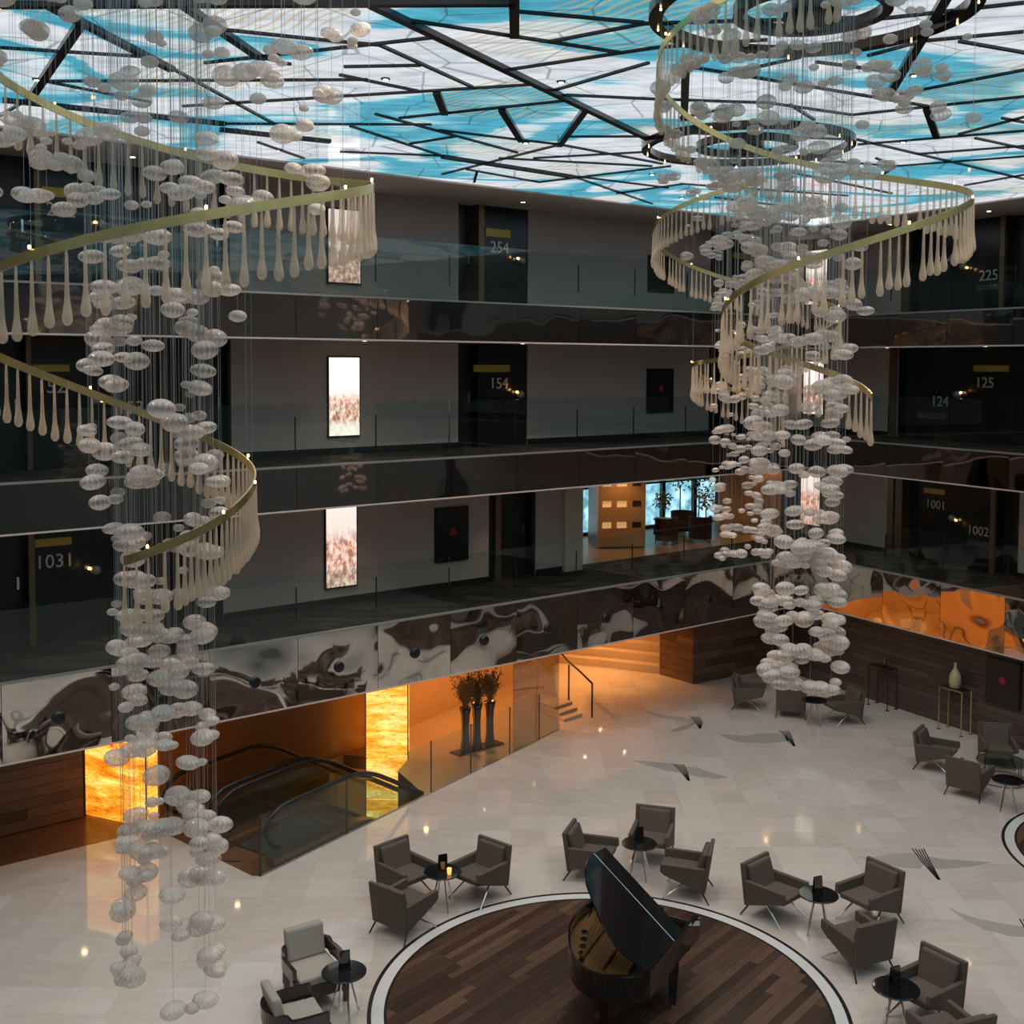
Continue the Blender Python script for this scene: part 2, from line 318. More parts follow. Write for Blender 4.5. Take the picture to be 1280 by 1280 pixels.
def link(name, me, parent=None, loc=(0, 0, 0), rz=0):
    o = bpy.data.objects.new(name, me); COL.objects.link(o); o.location = loc; o.rotation_euler = (0, 0, rz)
    if parent: o.parent = parent
    return o
def root(name, loc, label, cat, group=None, kind=None, rz=0):
    return tag(link(name, None, None, loc, rz), label, cat, group, kind)
def part(name, mb, mat, parent, smooth=False, bevel=0):
    """a part whose mesh is written in world coordinates, under an unrotated root"""
    o = link(name, mb.mesh(name, mat, smooth), parent)
    p = parent; off = Vector((0, 0, 0))
    while p: off -= Vector(p.location); p = p.parent
    o.location = off
    if bevel: bev(o, bevel)
    return o
def lpart(name, mb, mat, parent, smooth=False, bevel=0):
    o = link(name, mb.mesh(name, mat, smooth), parent)
    if bevel: bev(o, bevel)
    return o
def bev(o, wd, seg=2):
    md = o.modifiers.new('bevel', 'BEVEL'); md.width = wd; md.segments = seg; md.limit_method = 'ANGLE'
def single(name, mb, mat, label, cat, group=None, kind=None, smooth=False, bevel=0):
    o = tag(link(name, mb.mesh(name, mat, smooth)), label, cat, group, kind)
    if bevel: bev(o, bevel)
    return o
def copy_tree(o, parent=None):
    c = o.copy(); COL.objects.link(c); c.parent = parent
    for ch in list(o.children): copy_tree(ch, c)
    return c
def light(name, kind, loc, energy, col, parent=None, size=.1, spot=None, target=None, blend=.5):
    ld = bpy.data.lights.new(name, kind); ld.energy = energy; ld.color = col
    if kind == 'AREA': ld.size = size
    else: ld.shadow_soft_size = size
    if kind == 'SPOT': ld.spot_size = spot; ld.spot_blend = blend
    o = link(name, ld, parent)
    off = Vector(loc)
    p = parent
    while p: off -= Vector(p.location); p = p.parent
    o.location = off
    if target is not None: o.rotation_euler = (Vector(target) - Vector(loc)).to_track_quat('-Z', 'Y').to_euler()
    return o
def text_mesh(body, size, name, mat, depth=.008):
    cu = bpy.data.curves.new(name, 'FONT'); cu.body = body; cu.size = size; cu.extrude = depth; cu.align_x = 'CENTER'; cu.align_y = 'CENTER'; cu.resolution_u = 3
    t = bpy.data.objects.new(name, cu); COL.objects.link(t)
    bpy.context.view_layer.update()
    me = bpy.data.meshes.new_from_object(t.evaluated_get(bpy.context.evaluated_depsgraph_get()))
    bpy.data.objects.remove(t); me.materials.clear(); me.materials.append(MATS[mat]); return me
# ================================================================== STRUCTURE
WN = 2.1; WNR = 2.15
CW = corner(WN, WNR)
def s_on_right(p): return (p[0] - CX) * math.cos(AR) + (p[1] - CY) * math.sin(AR)
SR0 = s_on_right(CW)
SL0 = -((CW[0] - CX) * math.cos(AL) + (CW[1] - CY) * math.sin(AL))
# opposite side of the atrium and the outer shell (behind the viewer)
ATR = [(CX, CY), FL(27, 0), (FL(27, 0)[0], -6), (FR(21, 0)[0], -6), FR(21, 0)]
b = MB(); b.box(-16.3, -16.0, -6.3, 16, 0, 12.3); single('wall_west', b, 'wall_far', 'dark far wall closing the hall behind the left gallery', 'wall', kind='structure')
b = MB(); b.box(-16.3, 20, -6.6, -6.3, 0, 12.3); single('wall_south', b, 'wall_far', 'dark wall of the hall behind the viewpoint', 'wall', kind='structure')
b = MB(); b.box(19.6, 19.9, -6.3, 16, 0, 12.3); single('wall_east', b, 'wall_far', 'dark far wall closing the hall past the right gallery', 'wall', kind='structure')
# ---- gallery slabs
LABF = {1: 'lowest', 2: 'middle', 3: 'topmost'}
def slab(lv, ztop, zbot):
    b = MB()
    poly = [FL(26, .03), corner(.03, .03), FR(15, .03), FR(15, WNR + .5), corner(WN + .5, WNR + .5), FL(26, WN + .5)]
    b.prism(poly, zbot, ztop - .005, 0, 0, 1)
    single('gallery_floor', b, ['carpet', 'soffit'], 'dark patterned carpet floor of the %s gallery' % LABF[lv], 'floor', kind='structure')
for lv, zt, zb in ((1, L1, L1B), (2, L2, L2B), (3, L3, L3B)): slab(lv, zt, zb)
# ---- roof soffit round the glazed ceiling
b = MB(); b.prism([FL(26, .0), (CX, CY), FR(15, .0), FR(15, WNR + .6), corner(WN + .6, WNR + .6), FL(26, WN + .6)], ZC - .03, ZC + .3)
single('ceiling_soffit', b, 'soffit', 'plain brown soffit round the stained glass ceiling', 'ceiling', kind='structure')
# ---- wall runs per level, with recesses
ZL = {1: (L1, L2B), 2: (L2, L3B), 3: (L3, ZC - .03)}
REC_L = {1: [(15.2, 19.95), (7.41, 8.79)], 2: [(15.0, 19.95), (7.68, 9.65), (-.2, 1.5)], 3: [(15.0, 19.95), (7.68, 9.65), (-.2, 1.5)]}
REC_R = {1: [(.73, 4.67)], 2: [(.98, 5.9)], 3: [(1.05, 5.9)]}
def runs(a, bnd, recs):
    out = []; x = a
    for r0, r1 in sorted(recs):
        if r0 > x: out.append((x, r0))
        x = max(x, r1)
    if x < bnd: out.append((x, bnd))
    return out
wl = root('wall_left', (*FL(10, WN), L1), 'grey panelled gallery wall with dark door recesses along the left side', 'wall', kind='structure')
wr = root('wall_right', (*FR(3, WNR), L1), 'grey gallery wall with lit posters on the right side', 'wall', kind='structure')
bl = root('baseboard_left', (*FL(10, WN), L1), 'black skirting along the left gallery walls', 'baseboard', kind='structure')
br_ = root('baseboard_right', (*FR(3, WNR), L1), 'black skirting along the right gallery walls', 'baseboard', kind='structure')
for lv in (1, 2, 3):
    z0, z1 = ZL[lv]
    for a, c in runs(6.6 if lv == 1 else SL0, 26, REC_L[lv]):
        b = MB(); b.wbox(FL, a, c, WN, WN + .2, z0, z1); part('wall_panel', b, 'wall_grey', wl)
        b = MB(); b.wbox(FL, a, c, WN - .02, WN, z0, z0 + .13); part('skirting', b, 'baseboard', bl)
    for a, c in runs(SR0, 15, REC_R[lv]):
        b = MB(); b.wbox(FR, a, c, WNR, WNR + .2, z0, z1); part('wall_panel', b, 'wall_grey', wr)
        b = MB(); b.wbox(FR, a, c, WNR - .02, WNR, z0, z0 + .13); part('skirting', b, 'baseboard', br_)
b = MB(); b.wbox(FL, 6.04, 6.6, WN - .12, WN + .5, L1, L2B)
single('stone_pier', b, 'travertine', 'pale banded stone pier at the edge of the lounge opening', 'pier', kind='structure')
# ---- door recesses (black panelled, bronze jambs, plates, numbers, small spot lamp)
DC = [0]
def doors(fr, yaw, n0, lv, s0, s1, leaves, jambs, plates, nums, lamps, lab):
    DC[0] += 1; z0, z1 = ZL[lv]
    mid = (s0 + s1) / 2
    r = root('door_%d' % DC[0], (*fr(mid, n0), z0), lab, 'door', kind='structure')
    # black back panel between the leaves, and the leaves set deeper
    edges = [s0] + [x for l in leaves for x in l[:2]] + [s1]
    solid = runs(s0, s1, [l[:2] for l in leaves])
    for a, c in solid:
        b = MB(); b.wbox(fr, a, c, n0 + .03, n0 + .35, z0, z1); part('black_panel', b, 'black_panel', r)
    for a, c in leaves:
        b = MB(); b.wbox(fr, a, c, n0 + .28, n0 + .34, z0, z1); lf = part('door_leaf', b, 'door_leaf', r)
        hs = a + .12 if fr is FL else c - .12
        b = MB(); b.wbox(fr, hs - .02, hs + .02, n0 + .2, n0 + .28, z0 + 1.0, z0 + 1.22); part('handle', b, 'chrome', lf)
    for a, c in jambs:
        b = MB(); b.wbox(fr, a, c, n0 - .04, n0 + .3, z0, z1); part('jamb', b, 'bronze', r)
    for a, c, za, zb, mt in plates:
        b = MB(); b.wbox(fr, a, c, n0, n0 + .03, za, zb); part('name_plate', b, mt, r)
    for tx, sc, zc, size in nums:
        me = text_mesh(tx, size, 'room_number', 'number_metal'); o = link('room_number', me, r)
        x, y = fr(sc, n0 + .015); o.location = Vector((x, y, zc)) - Vector(r.location); o.rotation_euler = (R(90), 0, yaw)
    for sc, zc, ts, tz in lamps:
        x, y = fr(sc, n0 - .05); d = Vector((ts - sc, tz - zc)); d.normalize()
        q = MB(); pr = [(0.0, -.06), (.085, -.06), (.09, -.03), (.09, .03), (.07, .06), (0.0, .06)]
        q.lathe(pr, 18); me = q.mesh('wall_lamp', 'lamp_disc', True); o = link('wall_lamp', me, r); o.location = Vector((x, y, zc)) - Vector(r.location); o.rotation_euler = (R(90), 0, yaw)
        sg = 1 if fr is FR else -1
        lx, ly = fr(sc + d.x * .12, n0 - .04); b = MB(); b.lathe([(0, -.025), (.025, -.02), (.03, 0), (.025, .02), (0, .025)], 8, (lx, ly, zc + d.y * .12)); part('lamp_lens', b, 'lamp_warm', r)
        px, py = fr(sc + d.x * .2, n0 - .07); tx_, ty_ = fr(ts, n0 + .05)
        light('lamp_beam', 'SPOT', (px, py, zc + d.y * .2), 2.2, (1, .5, .16), r, .02, R(70), (tx_, ty_, tz), .6)
    return r
doors(FL, AL, WN, 1, 15.2, 19.95, [(18.78, 19.9), (15.25, 16.4)], [(18.68, 18.78), (16.4, 16.48)], [(18.04, 18.66, 5.16, 5.30, 'gold_plate')], [('1031', 18.33, 4.88, .34)], [(17.64, 4.66, 18.1, 4.85)], 'black hotel room door bay numbered 1031 on the lowest left gallery')
doors(FL, AL, WN, 2, 15.0, 19.95, [(18.76, 19.9), (15.05, 16.3)], [(18.68, 18.76), (16.3, 16.38)], [(18.03, 18.64, 8.22, 8.34, 'gold_plate')], [('152', 18.34, 7.95, .34), ('153', 16.95, 7.55, .34)], [(17.6, 7.72, 17.0, 7.6)], 'black hotel room door bay numbered 152 and 153 on the middle left gallery')
doors(FL, AL, WN, 3, 15.0, 19.95, [(18.6, 19.9), (15.05, 16.3)], [(18.48, 18.58), (16.3, 16.38)], [(17.85, 18.44, 11.25, 11.41, 'gold_plate')], [('252', 18.13, 11.02, .34), ('253', 16.85, 10.6, .34)], [(17.44, 10.83, 18.1, 11.0)], 'black hotel room door bay numbered 252 and 253 on the topmost left gallery')
doors(FL, AL, WN, 1, 7.41, 8.79, [(7.5, 8.45)], [(8.47, 8.62)], [], [], [], 'plain black service door with one brown jamb beside the stone pier')
doors(FL, AL, WN, 2, 7.68, 9.65, [(9.08, 9.6)], [], [(8.2, 9.22, 8.2, 8.36, 'gold_plate')], [('154', 8.5, 7.93, .36)], [(7.92, 7.68, 8.3, 7.9)], 'black hotel room door bay numbered 154 on the middle left gallery')
doors(FL, AL, WN, 3, 7.68, 9.65, [(9.1, 9.6)], [(8.97, 9.12)], [(8.2, 8.9, 11.24, 11.42, 'gold_plate')], [('254', 8.5, 11.0, .36)], [(7.9, 10.75, 8.3, 10.9)], 'black hotel room door bay numbered 254 under the stained glass ceiling')
doors(FL, AL, WN, 2, -.2, 1.5, [(.9, 1.45)], [(.78, .88)], [(-.1, .6, 8.2, 8.36, 'gold_plate')], [], [], 'black door bay near the corner of the middle left gallery')
doors(FL, AL, WN, 3, -.2, 1.5, [(.9, 1.45)], [(.78, .88)], [(-.1, .6, 11.24, 11.4, 'gold_plate')], [], [], 'black door bay near the corner of the topmost left gallery')
doors(FR, AR, WNR, 1, .73, 4.67, [(1.0, 1.75), (4.06, 4.62)], [(.75, .95), (1.02, 1.24), (3.91, 4.05)], [(1.9, 2.53, 5.15, 5.28, 'gold_plate'), (3.25, 3.86, 4.0, 4.13, 'wall_dark')], [('1001', 2.27, 4.87, .31), ('1002', 3.54, 4.37, .31)], [(2.83, 4.62, 3.3, 4.4)], 'black hotel room door bay numbered 1001 and 1002 on the right gallery')
doors(FR, AR, WNR, 2, .98, 5.9, [(1.02, 1.5), (4.8, 5.8)], [(.72, .97)], [(3.3, 4.28, 8.25, 8.40, 'gold_plate'), (1.62, 2.58, 7.04, 7.2, 'wall_dark')], [('124', 2.32, 7.48, .36), ('125', 3.62, 7.97, .36)], [(2.88, 7.68, 3.5, 7.95)], 'black hotel room door bay numbered 124 and 125 on the middle right gallery')
doors(FR, AR, WNR, 3, 1.05, 5.9, [(1.34, 1.9), (4.15, 5.8)], [(1.06, 1.31), (3.98, 4.11)], [(3.3, 4.0, 10.2, 10.33, 'wall_dark')], [('224', 2.34, 11.0, .36), ('225', 3.65, 10.54, .36)], [(2.96, 10.81, 3.5, 10.6)], 'black hotel room door bay numbered 224 and 225 on the topmost right gallery')
# ---- mirrored fascias (one panel each) with joints
def fascia(fr, side, lv, ztop, zbot, smax, smat, s_first, step=1.69):
    r = root('balcony_fascia', (*fr(smax / 2, 0), zbot), '%s fascia cladding the %s gallery edge on the %s side' % ({'mirror_wavy': 'rippled mirror', 'mirror_dark': 'dark bronze mirror'}[smat], LABF[lv], side), 'fascia', kind='structure')
    cuts = [0.0]; x = s_first
    while x < smax: cuts.append(x); x += step
    cuts.append(smax)
    for i, (a, c) in enumerate(zip(cuts, cuts[1:])):
        b = MB(); b.wbox(fr, a + .005, c - .005, -.015, .03, zbot, ztop - .02)
        pn = part('mirror_panel', b, smat, r)
        if lv == 1 and fr is FL and c - a > 1.2:
            mx = (a + c) / 2; x, y = fr(mx, -.03); q = MB()
            q.lathe([(0, -.02), (.1, -.02), (.105, 0), (.1, .02), (.07, .035), (.0, .02)], 20); o = link('speaker_port', q.mesh('speaker_port', 'black_matte', True), pn); o.rotation_euler = (R(90), 0, AL); o.location = (x, y, zbot + .57)
    b = MB(); b.wbox(fr, .0, smax, -.02, .05, ztop - .02, ztop + .015); part('edge_rail', b, 'lamp_disc', r)
    b = MB(); b.wbox(fr, .0, smax, -.02, .05, zbot - .03, zbot); part('bottom_trim', b, 'soffit', r)
SF = 13.02 - 1.69 * 7
for fr, side, smax in ((FL, 'left', 26), (FR, 'right', 15)):
    fascia(fr, side, 1, L1, L1B, smax, 'mirror_wavy', SF if fr is FL else .9)
    fascia(fr, side, 2, L2, L2B, smax, 'mirror_dark', SF if fr is FL else .9)
    fascia(fr, side, 3, L3, L3B, smax, 'mirror_dark', SF if fr is FL else .9)
# ---- glass balustrades
for fr, side, smax in ((FL, 'left', 26), (FR, 'right', 15)):
    for lv, zt in ((1, L1), (2, L2), (3, L3)):
        r = root('glass_balustrade', (*fr(smax / 2, .05), zt), 'frameless clear glass balustrade of the %s gallery on the %s side' % (LABF[lv], side), 'balustrade')
        cuts = [.02]; x = SF if fr is FL else .9
        while x < smax: cuts.append(x); x += 1.69
        for a, c in zip(cuts, cuts[1:]):
            b = MB(); b.wbox(fr, a + .008, c - .008, .04, .055, zt, zt + 1.13); g = part('glass_pane', b, 'glass_rail', r)
            b = MB(); b.wbox(fr, c - .012, c + .004, .036, .059, zt + .3, zt + .9); part('joint_clip', b, 'dark_steel', g)
# ---- recessed downlights in the soffits
def downlight(x, y, z, e, lab, col=(1, .72, .45), sp=95):
    r = root('downlight', (x, y, z), lab, 'light', 'recessed downlights')
    b = MB(); b.lathe([(0, -.004), (.055, -.006), (.065, -.012), (.065, .0)], 16, (x, y, z)); part('trim_ring', b, 'chrome', r, True)
    b = MB(); b.lathe([(0, -.012), (.045, -.012), (.045, -.008)], 12, (x, y, z)); part('lens', b, 'lamp_white', r)
    light('beam', 'SPOT', (x, y, z - .03), e, col, r, .05, R(sp), (x, y, z - 2), .7)
for lv, zt in ((1, L2B), (2, L3B), (3, ZC - .03)):
    for s in (8.6, 12.6, 17.2):
        x, y = FL(s, 1.15); downlight(x, y, zt, 24, 'small recessed downlight over the %s left gallery %s' % (LABF[lv], {8.6: 'before the middle door', 12.6: 'above the lit poster', 17.2: 'near the left end'}[s]))
    for s in (1.5, 4.4):
        x, y = FR(s, 1.15); downlight(x, y, zt, 20, 'small recessed downlight over the %s right gallery %s' % (LABF[lv], {1.5: 'before the first jamb', 4.4: 'near the right end'}[s]))
# ---- pictures
def picture(fr, yaw, n, s0, s1, z0, z1, mat, lab, name='lightbox_poster', cat='poster', group=None, dark=False):
    mid = (s0 + s1) / 2; r = root(name, (*fr(mid, n - .03), z0), lab, cat, group)
    b = MB(); b.wbox(fr, s0 - .03, s1 + .03, n - .05, n, z0 - .03, z1 + .03); part('frame', b, 'black_matte', r)
    b = MB(); b.wbox(fr, s0, s1, n - .062, n - .05, z0, z1); part('print', b, mat, r)
    if dark:
        cx, cy = fr(mid, n - .068); q = MB()
        for k in range(5):
            a = k * 2 * math.pi / 5; q.lathe([(0, -.004), (.05, -.002), (.05, .002), (0, .004)], 8, (.045 * math.cos(a), .045 * math.sin(a), 0))
        o = link('flower', q.mesh('flower', 'flower_red'), r); o.location = Vector((cx, cy, (z0 + z1) / 2 + .05)) - Vector(r.location); o.rotation_euler = (R(90), 0, yaw)
picture(FL, AL, WN, 12.28, 12.98, 3.78, 5.43, 'print_tower', 'tall backlit sepia poster of a tower block on the lowest left gallery')
picture(FL, AL, WN, 12.2, 12.9, 6.90, 8.50, 'print_port', 'tall bright backlit poster with pale sky on the middle left gallery')
picture(FL, AL, WN, 12.17, 12.9, 10.03, 11.5, 'print_square', 'tall pink backlit poster half hidden by glass drops on the topmost left gallery')
picture(FR, AR, WNR, -2.40, -1.68, 3.84, 5.30, 'print_r1', 'tall backlit sepia poster on the lowest right gallery behind the bubbles')
picture(FR, AR, WNR, -2.37, -1.62, 7.0, 8.48, 'print_r2', 'tall backlit poster on the middle right gallery behind the bubbles')
picture(FR, AR, WNR, -2.36, -1.56, 10.1, 11.6, 'print_r3', 'tall backlit poster on the topmost right gallery behind the bubbles')
picture(FL, AL, WN, 9.42, 10.26, 4.04, 5.19, 'black_panel', 'black picture with small red flower on the lowest left gallery', 'framed_picture', 'picture', dark=True)
picture(FL, AL, WN, 2.92, 3.80, 7.18, 8.25, 'black_panel', 'black picture with small red flower on the middle left gallery', 'framed_picture', 'picture', dark=True)
picture(FL, AL, WN, 2.94, 3.80, 10.24, 11.1, 'black_panel', 'black picture with small red flower on the topmost left gallery', 'framed_picture', 'picture', dark=True)
picture(FR, AR, .55, 5.17, 5.99, .88, 1.86, 'black_panel', 'black picture with red flower on the dark timber wall of the ground floor', 'framed_picture', 'picture', dark=True)
# ================================================================== GLAZED CEILING
BEAMS = [(-5.09,11.52,-0.0,11.38,1),(-4.6,11.57,-4.12,14.0,1),(-4.12,14.0,-3.55,17.18,0),(-4.55,12.19,-6.4,15.41,1),(-5.8,13.12,-4.19,13.5,0),(-3.28,11.42,-2.93,13.48,1),(-2.93,13.48,-2.65,13.79,0),(-3.12,12.37,-1.99,12.8,0),(-1.99,12.8,-1.49,12.95,0),(-3.66,13.74,-0.84,12.63,0),(-5.92,14.66,-1.82,14.51,0),(-5.92,14.66,-4.95,15.8,0),(-4.58,16.04,0.26,14.72,0),(-6.9,15.65,-4.26,17.14,1),(-4.36,17.2,-1.21,17.19,0),(-7.41,16.71,-6.44,15.5,0),(-4.45,17.55,-2.92,18.45,1),(-4.11,18.61,-3.63,20.04,0),(-1.4,11.47,2.13,18.14,1),(-0.0,10.64,0.01,12.53,1),(-1.12,12.0,1.2,13.21,0),(0.04,11.71,1.35,12.07,0),(0.42,12.77,1.36,12.1,0),(-0.02,13.97,1.6,13.0,0),(0.54,15.01,1.59,13.65,0),(-1.49,12.95,-0.53,14.86,0),(-2.03,13.89,-1.1,13.81,0),(-2.14,14.28,-1.25,15.09,0),(-1.0,15.08,-0.97,16.37,1),(-1.65,16.75,0.73,15.6,0),(-1.96,16.49,0.07,19.42,0),(-0.16,16.1,0.13,18.32,1),(1.0,16.08,0.74,18.7,1),(0.69,15.28,1.81,15.48,0),(-1.13,17.6,0.76,18.7,0),(0.76,18.7,2.64,20.44,0),(0.82,18.05,1.95,18.02,0),(-2.44,17.33,-1.21,19.75,0),(-1.67,18.69,-0.91,18.08,0),(-2.91,19.42,-1.21,19.75,0),(-1.21,19.75,1.1,21.78,1),(1.1,21.78,3.12,23.2,0),(-1.33,21.66,0.76,18.7,0),(-0.25,19.95,2.49,20.69,0),(0.35,19.94,2.26,19.3,0),(-0.85,21.11,0.51,22.56,0),(0.51,22.56,2.82,20.68,0),(-0.67,21.37,-0.76,22.59,0),(1.1,21.78,3.08,25.51,0),(2.16,23.99,3.36,22.68,0),(4.12,11.04,4.93,15.29,1),(5.67,15.89,6.56,17.92,1),(2.05,13.83,2.46,16.67,1),(1.36,12.1,3.66,11.85,0),(3.69,11.93,4.98,11.36,0),(1.6,13.0,2.77,12.67,0),(4.06,13.3,4.46,12.7,0),(4.46,12.7,5.41,12.33,0),(4.87,12.7,5.89,13.2,0),(2.11,13.83,4.33,15.08,0),(2.67,14.08,3.3,13.38,0),(3.54,13.58,4.65,14.05,0),(4.33,15.08,5.66,15.84,0),(4.8,16.41,6.8,15.21,0),(5.05,15.15,6.18,13.83,0),(1.81,15.48,3.46,15.69,0),(3.46,15.69,4.8,16.41,0),(2.4,16.67,3.03,15.94,0),(3.77,15.78,4.35,16.74,0),(2.43,17.7,5.42,18.2,0),(5.42,18.2,9.7,21.92,0),(5.54,18.59,7.8,17.41,0),(6.83,17.73,7.33,16.36,0),(7.2,18.03,8.53,19.01,0),(6.78,19.41,8.34,18.6,0),(6.22,19.8,6.81,20.58,0),(6.81,20.58,6.9,21.81,0),(6.81,20.58,8.76,19.51,0),(4.19,19.62,6.81,20.58,0),(8.89,22.73,9.56,21.28,0),(7.0,16.58,7.59,16.95,0),(4.29,24.5,6.28,25.93,0),(5.05,21.22,7.82,23.82,0),(3.28,22.68,7.02,24.18,0)]
BIRDS = [{'w1':[(3.2,27.52),(3.36,27.27),(3.67,26.96),(4.07,26.84),(4.35,26.66),(4.38,26.36),(4.22,26.3),(3.9,26.53),(3.49,26.77),(3.3,27.08)],'w2':[(4.4,26.48),(4.13,26.0),(3.88,25.77),(3.61,25.71),(3.84,26.0),(4.1,26.24)],'c':[(4.38,26.84),(4.42,26.42),(4.37,25.95)]},{'w1':[(4.76,25.55),(4.97,25.56),(5.28,25.45),(5.68,25.62),(6.08,25.63),(6.26,25.46),(6.25,25.13),(5.99,25.02),(5.54,24.96),(5.1,25.01),(4.87,25.22)],'w2':[(6.22,25.74),(6.33,25.75),(6.24,24.81),(6.15,24.92)],'c':[(6.27,25.8),(6.28,25.46),(6.25,24.76)]},{'w1':[(2.57,23.8),(2.79,23.8),(3.15,23.71),(3.53,23.62),(3.66,23.38),(3.52,23.1),(3.18,23.24),(2.88,23.52)],'w2':[(3.64,23.48),(3.9,23.39),(4.15,23.11),(4.46,22.84),(4.16,22.75),(3.81,22.88),(3.58,23.06)],'c':[(3.52,23.57),(3.58,23.2),(3.6,22.65)]},{'w1':[(5.91,19.12),(6.18,19.09),(6.49,19.22),(6.86,19.29),(7.07,19.22),(7.09,18.97),(6.84,18.66),(6.53,18.72),(6.25,18.9)],'w2':[(7.13,19.16),(7.39,19.04),(7.77,18.98),(8.13,18.92),(7.75,18.76),(7.31,18.67),(7.0,18.66)],'c':[(7.09,19.42),(7.04,18.91),(7.01,18.25)]},{'w1':[(6.8,17.31),(6.91,17.13),(7.14,16.93),(7.44,16.79),(7.81,16.67),(7.68,16.38),(7.37,16.42),(7.09,16.61),(6.89,16.91)],'w2':[(7.78,16.67),(8.05,16.67),(8.29,16.55),(7.89,16.34),(7.65,16.38)],'c':[(7.85,16.91),(7.74,16.52),(7.67,16.15)]}]

def split(poly, ax, ay, bx, by):
    def side(p): return (bx - ax) * (p[1] - ay) - (by - ay) * (p[0] - ax)
    A, B = [], []; n = len(poly); cr = []
    for i in range(n):
        p, q = poly[i], poly[(i + 1) % n]; sp, sq = side(p), side(q)
        if sp >= 0: A.append(p)
        if sp <= 0: B.append(p)
        if sp * sq < 0:
            t = sp / (sp - sq); x = (p[0] + (q[0] - p[0]) * t, p[1] + (q[1] - p[1]) * t); A.append(x); B.append(x); cr.append(x)
    return A, B, cr
def area(p): return abs(sum(p[i][0] * p[(i + 1) % len(p)][1] - p[(i + 1) % len(p)][0] * p[i][1] for i in range(len(p)))) / 2
polys = [list(ATR)]
segs = [(-30, 10.3, 30, 10.3, 0)] + sorted(BEAMS, key=lambda q: -math.hypot(q[2] - q[0], q[3] - q[1])) + [(-5, -9, -5, 10.3, 0), (4, -9, 4, 10.3, 0), (11, -9, 11, 10.3, 0), (-30, 2.5, 30, 2.5, 0)]
for ax, ay, bx, by, t in segs:
    L = math.hypot(bx - ax, by - ay); out = []
    for p in polys:
        A, B, cr = split(p, ax, ay, bx, by)
        ok = False
        if len(cr) == 2 and min(area(A), area(B)) > .04:
            ts = sorted(((c[0] - ax) * (bx - ax) + (c[1] - ay) * (by - ay)) / L for c in cr)
            ov = min(ts[1], L) - max(ts[0], 0); ok = ov > .55 * (ts[1] - ts[0])
        out += [A, B] if ok else [p]
    polys = out
ceil = MB(); ceil.prism([(x, y) for x, y in ATR], ZC + .10, ZC + .35)
ceil = single('ceiling', ceil, 'wall_dark', 'backlit stained glass ceiling of white and turquoise panes with black bars', 'ceiling', kind='structure')
for p in polys:
    c = (sum(q[0] for q in p) / len(p), sum(q[1] for q in p) / len(p))
    b = MB(); b.prism([(q[0] + (c[0] - q[0]) * .002, q[1] + (c[1] - q[1]) * .002) for q in p], ZC, ZC + .04); part('glass_pane', b, 'stained_glass', ceil)
for ax, ay, bx, by, t in BEAMS:
    d = Vector((bx - ax, by - ay, 0)); d.normalize(); n = Vector((-d.y, d.x, 0)) * (.052 if t else .024); hz = .06 if t else .03
    b = MB(); b.prism([(ax + n.x, ay + n.y), (ax - n.x, ay - n.y), (bx - n.x, by - n.y), (bx + n.x, by + n.y)], ZC - hz, ZC + .01); part('black_bar', b, 'beam_black', ceil)

# ---- small spotlights added among the ceiling bars to brighten the floor
for x, y in ((-6.0, 14.6), (-1.6, 14.5), (.6, 14.6), (4.9, 14.2), (7.9, 14.6), (-3.9, 19.3), (.2, 18.6), (2.6, 21.6), (6.2, 18.4), (3.6, 24.6), (-8.6, 17.2), (-.3, 9.2), (5.6, 8.6), (-6.0, 8.8)):
    b = MB(); b.lathe([(0, ZC - .02), (.05, ZC - .02), (.06, ZC - .012), (.06, ZC), (0, ZC)], 14, (x, y, 0)); r = part('added_spotlight', b, 'black_matte', ceil)
    b = MB(); b.lathe([(0, ZC - .026), (.03, ZC - .025), (.034, ZC - .02), (0, ZC - .02)], 10, (x, y, 0)); part('lens', b, 'lamp_white', r)
    light('beam', 'SPOT', (x, y, ZC - .05), SPOT_W, (1, .82, .69), r, .06, R(125), (x, y, 0), .6)
# ================================================================== CHANDELIERS
def ribbed(seg, ring, rx, rz, ribs=0.022):
    b = MB(); v = []; f = []
    for i in range(1, ring):
        ph = math.pi * i / ring
        for j in range(seg):
            a = 2 * math.pi * j / seg; k = 1 + (ribs if j % 2 else -ribs) * math.sin(ph) ** 4
            v.append((rx * math.sin(ph) * k * math.cos(a), rx * math.sin(ph) * k * math.sin(a), rz * math.cos(ph)))
    v += [(0, 0, rz), (0, 0, -rz)]; n = len(v)
    for i in range(ring - 2):
        for j in range(seg): f.append((i * seg + j, (i + 1) * seg + j, (i + 1) * seg + (j + 1) % seg, i * seg + (j + 1) % seg))
    for j in range(seg): f.append((n - 2, j, (j + 1) % seg)); f.append((n - 1, (ring - 2) * seg + (j + 1) % seg, (ring - 2) * seg + j))
    b.add(v, f); return b
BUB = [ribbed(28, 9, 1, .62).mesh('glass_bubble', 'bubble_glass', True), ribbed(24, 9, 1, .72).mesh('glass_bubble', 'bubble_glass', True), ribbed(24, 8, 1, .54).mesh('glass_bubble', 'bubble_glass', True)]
q = MB(); q.lathe([(.004, .0), (.008, -.02), (.010, -.10), (.012, -.22), (.016, -.32), (.024, -.38), (.030, -.42), (.028, -.45), (.016, -.47), (.001, -.475)], 10)
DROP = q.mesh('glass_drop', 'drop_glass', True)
q = MB(); q.lathe([(.001, -.014), (.008, -.012), (.011, 0), (.008, .012), (.001, .014)], 8); LAMP = q.mesh('spot_lamp', 'lamp_tiny', True)
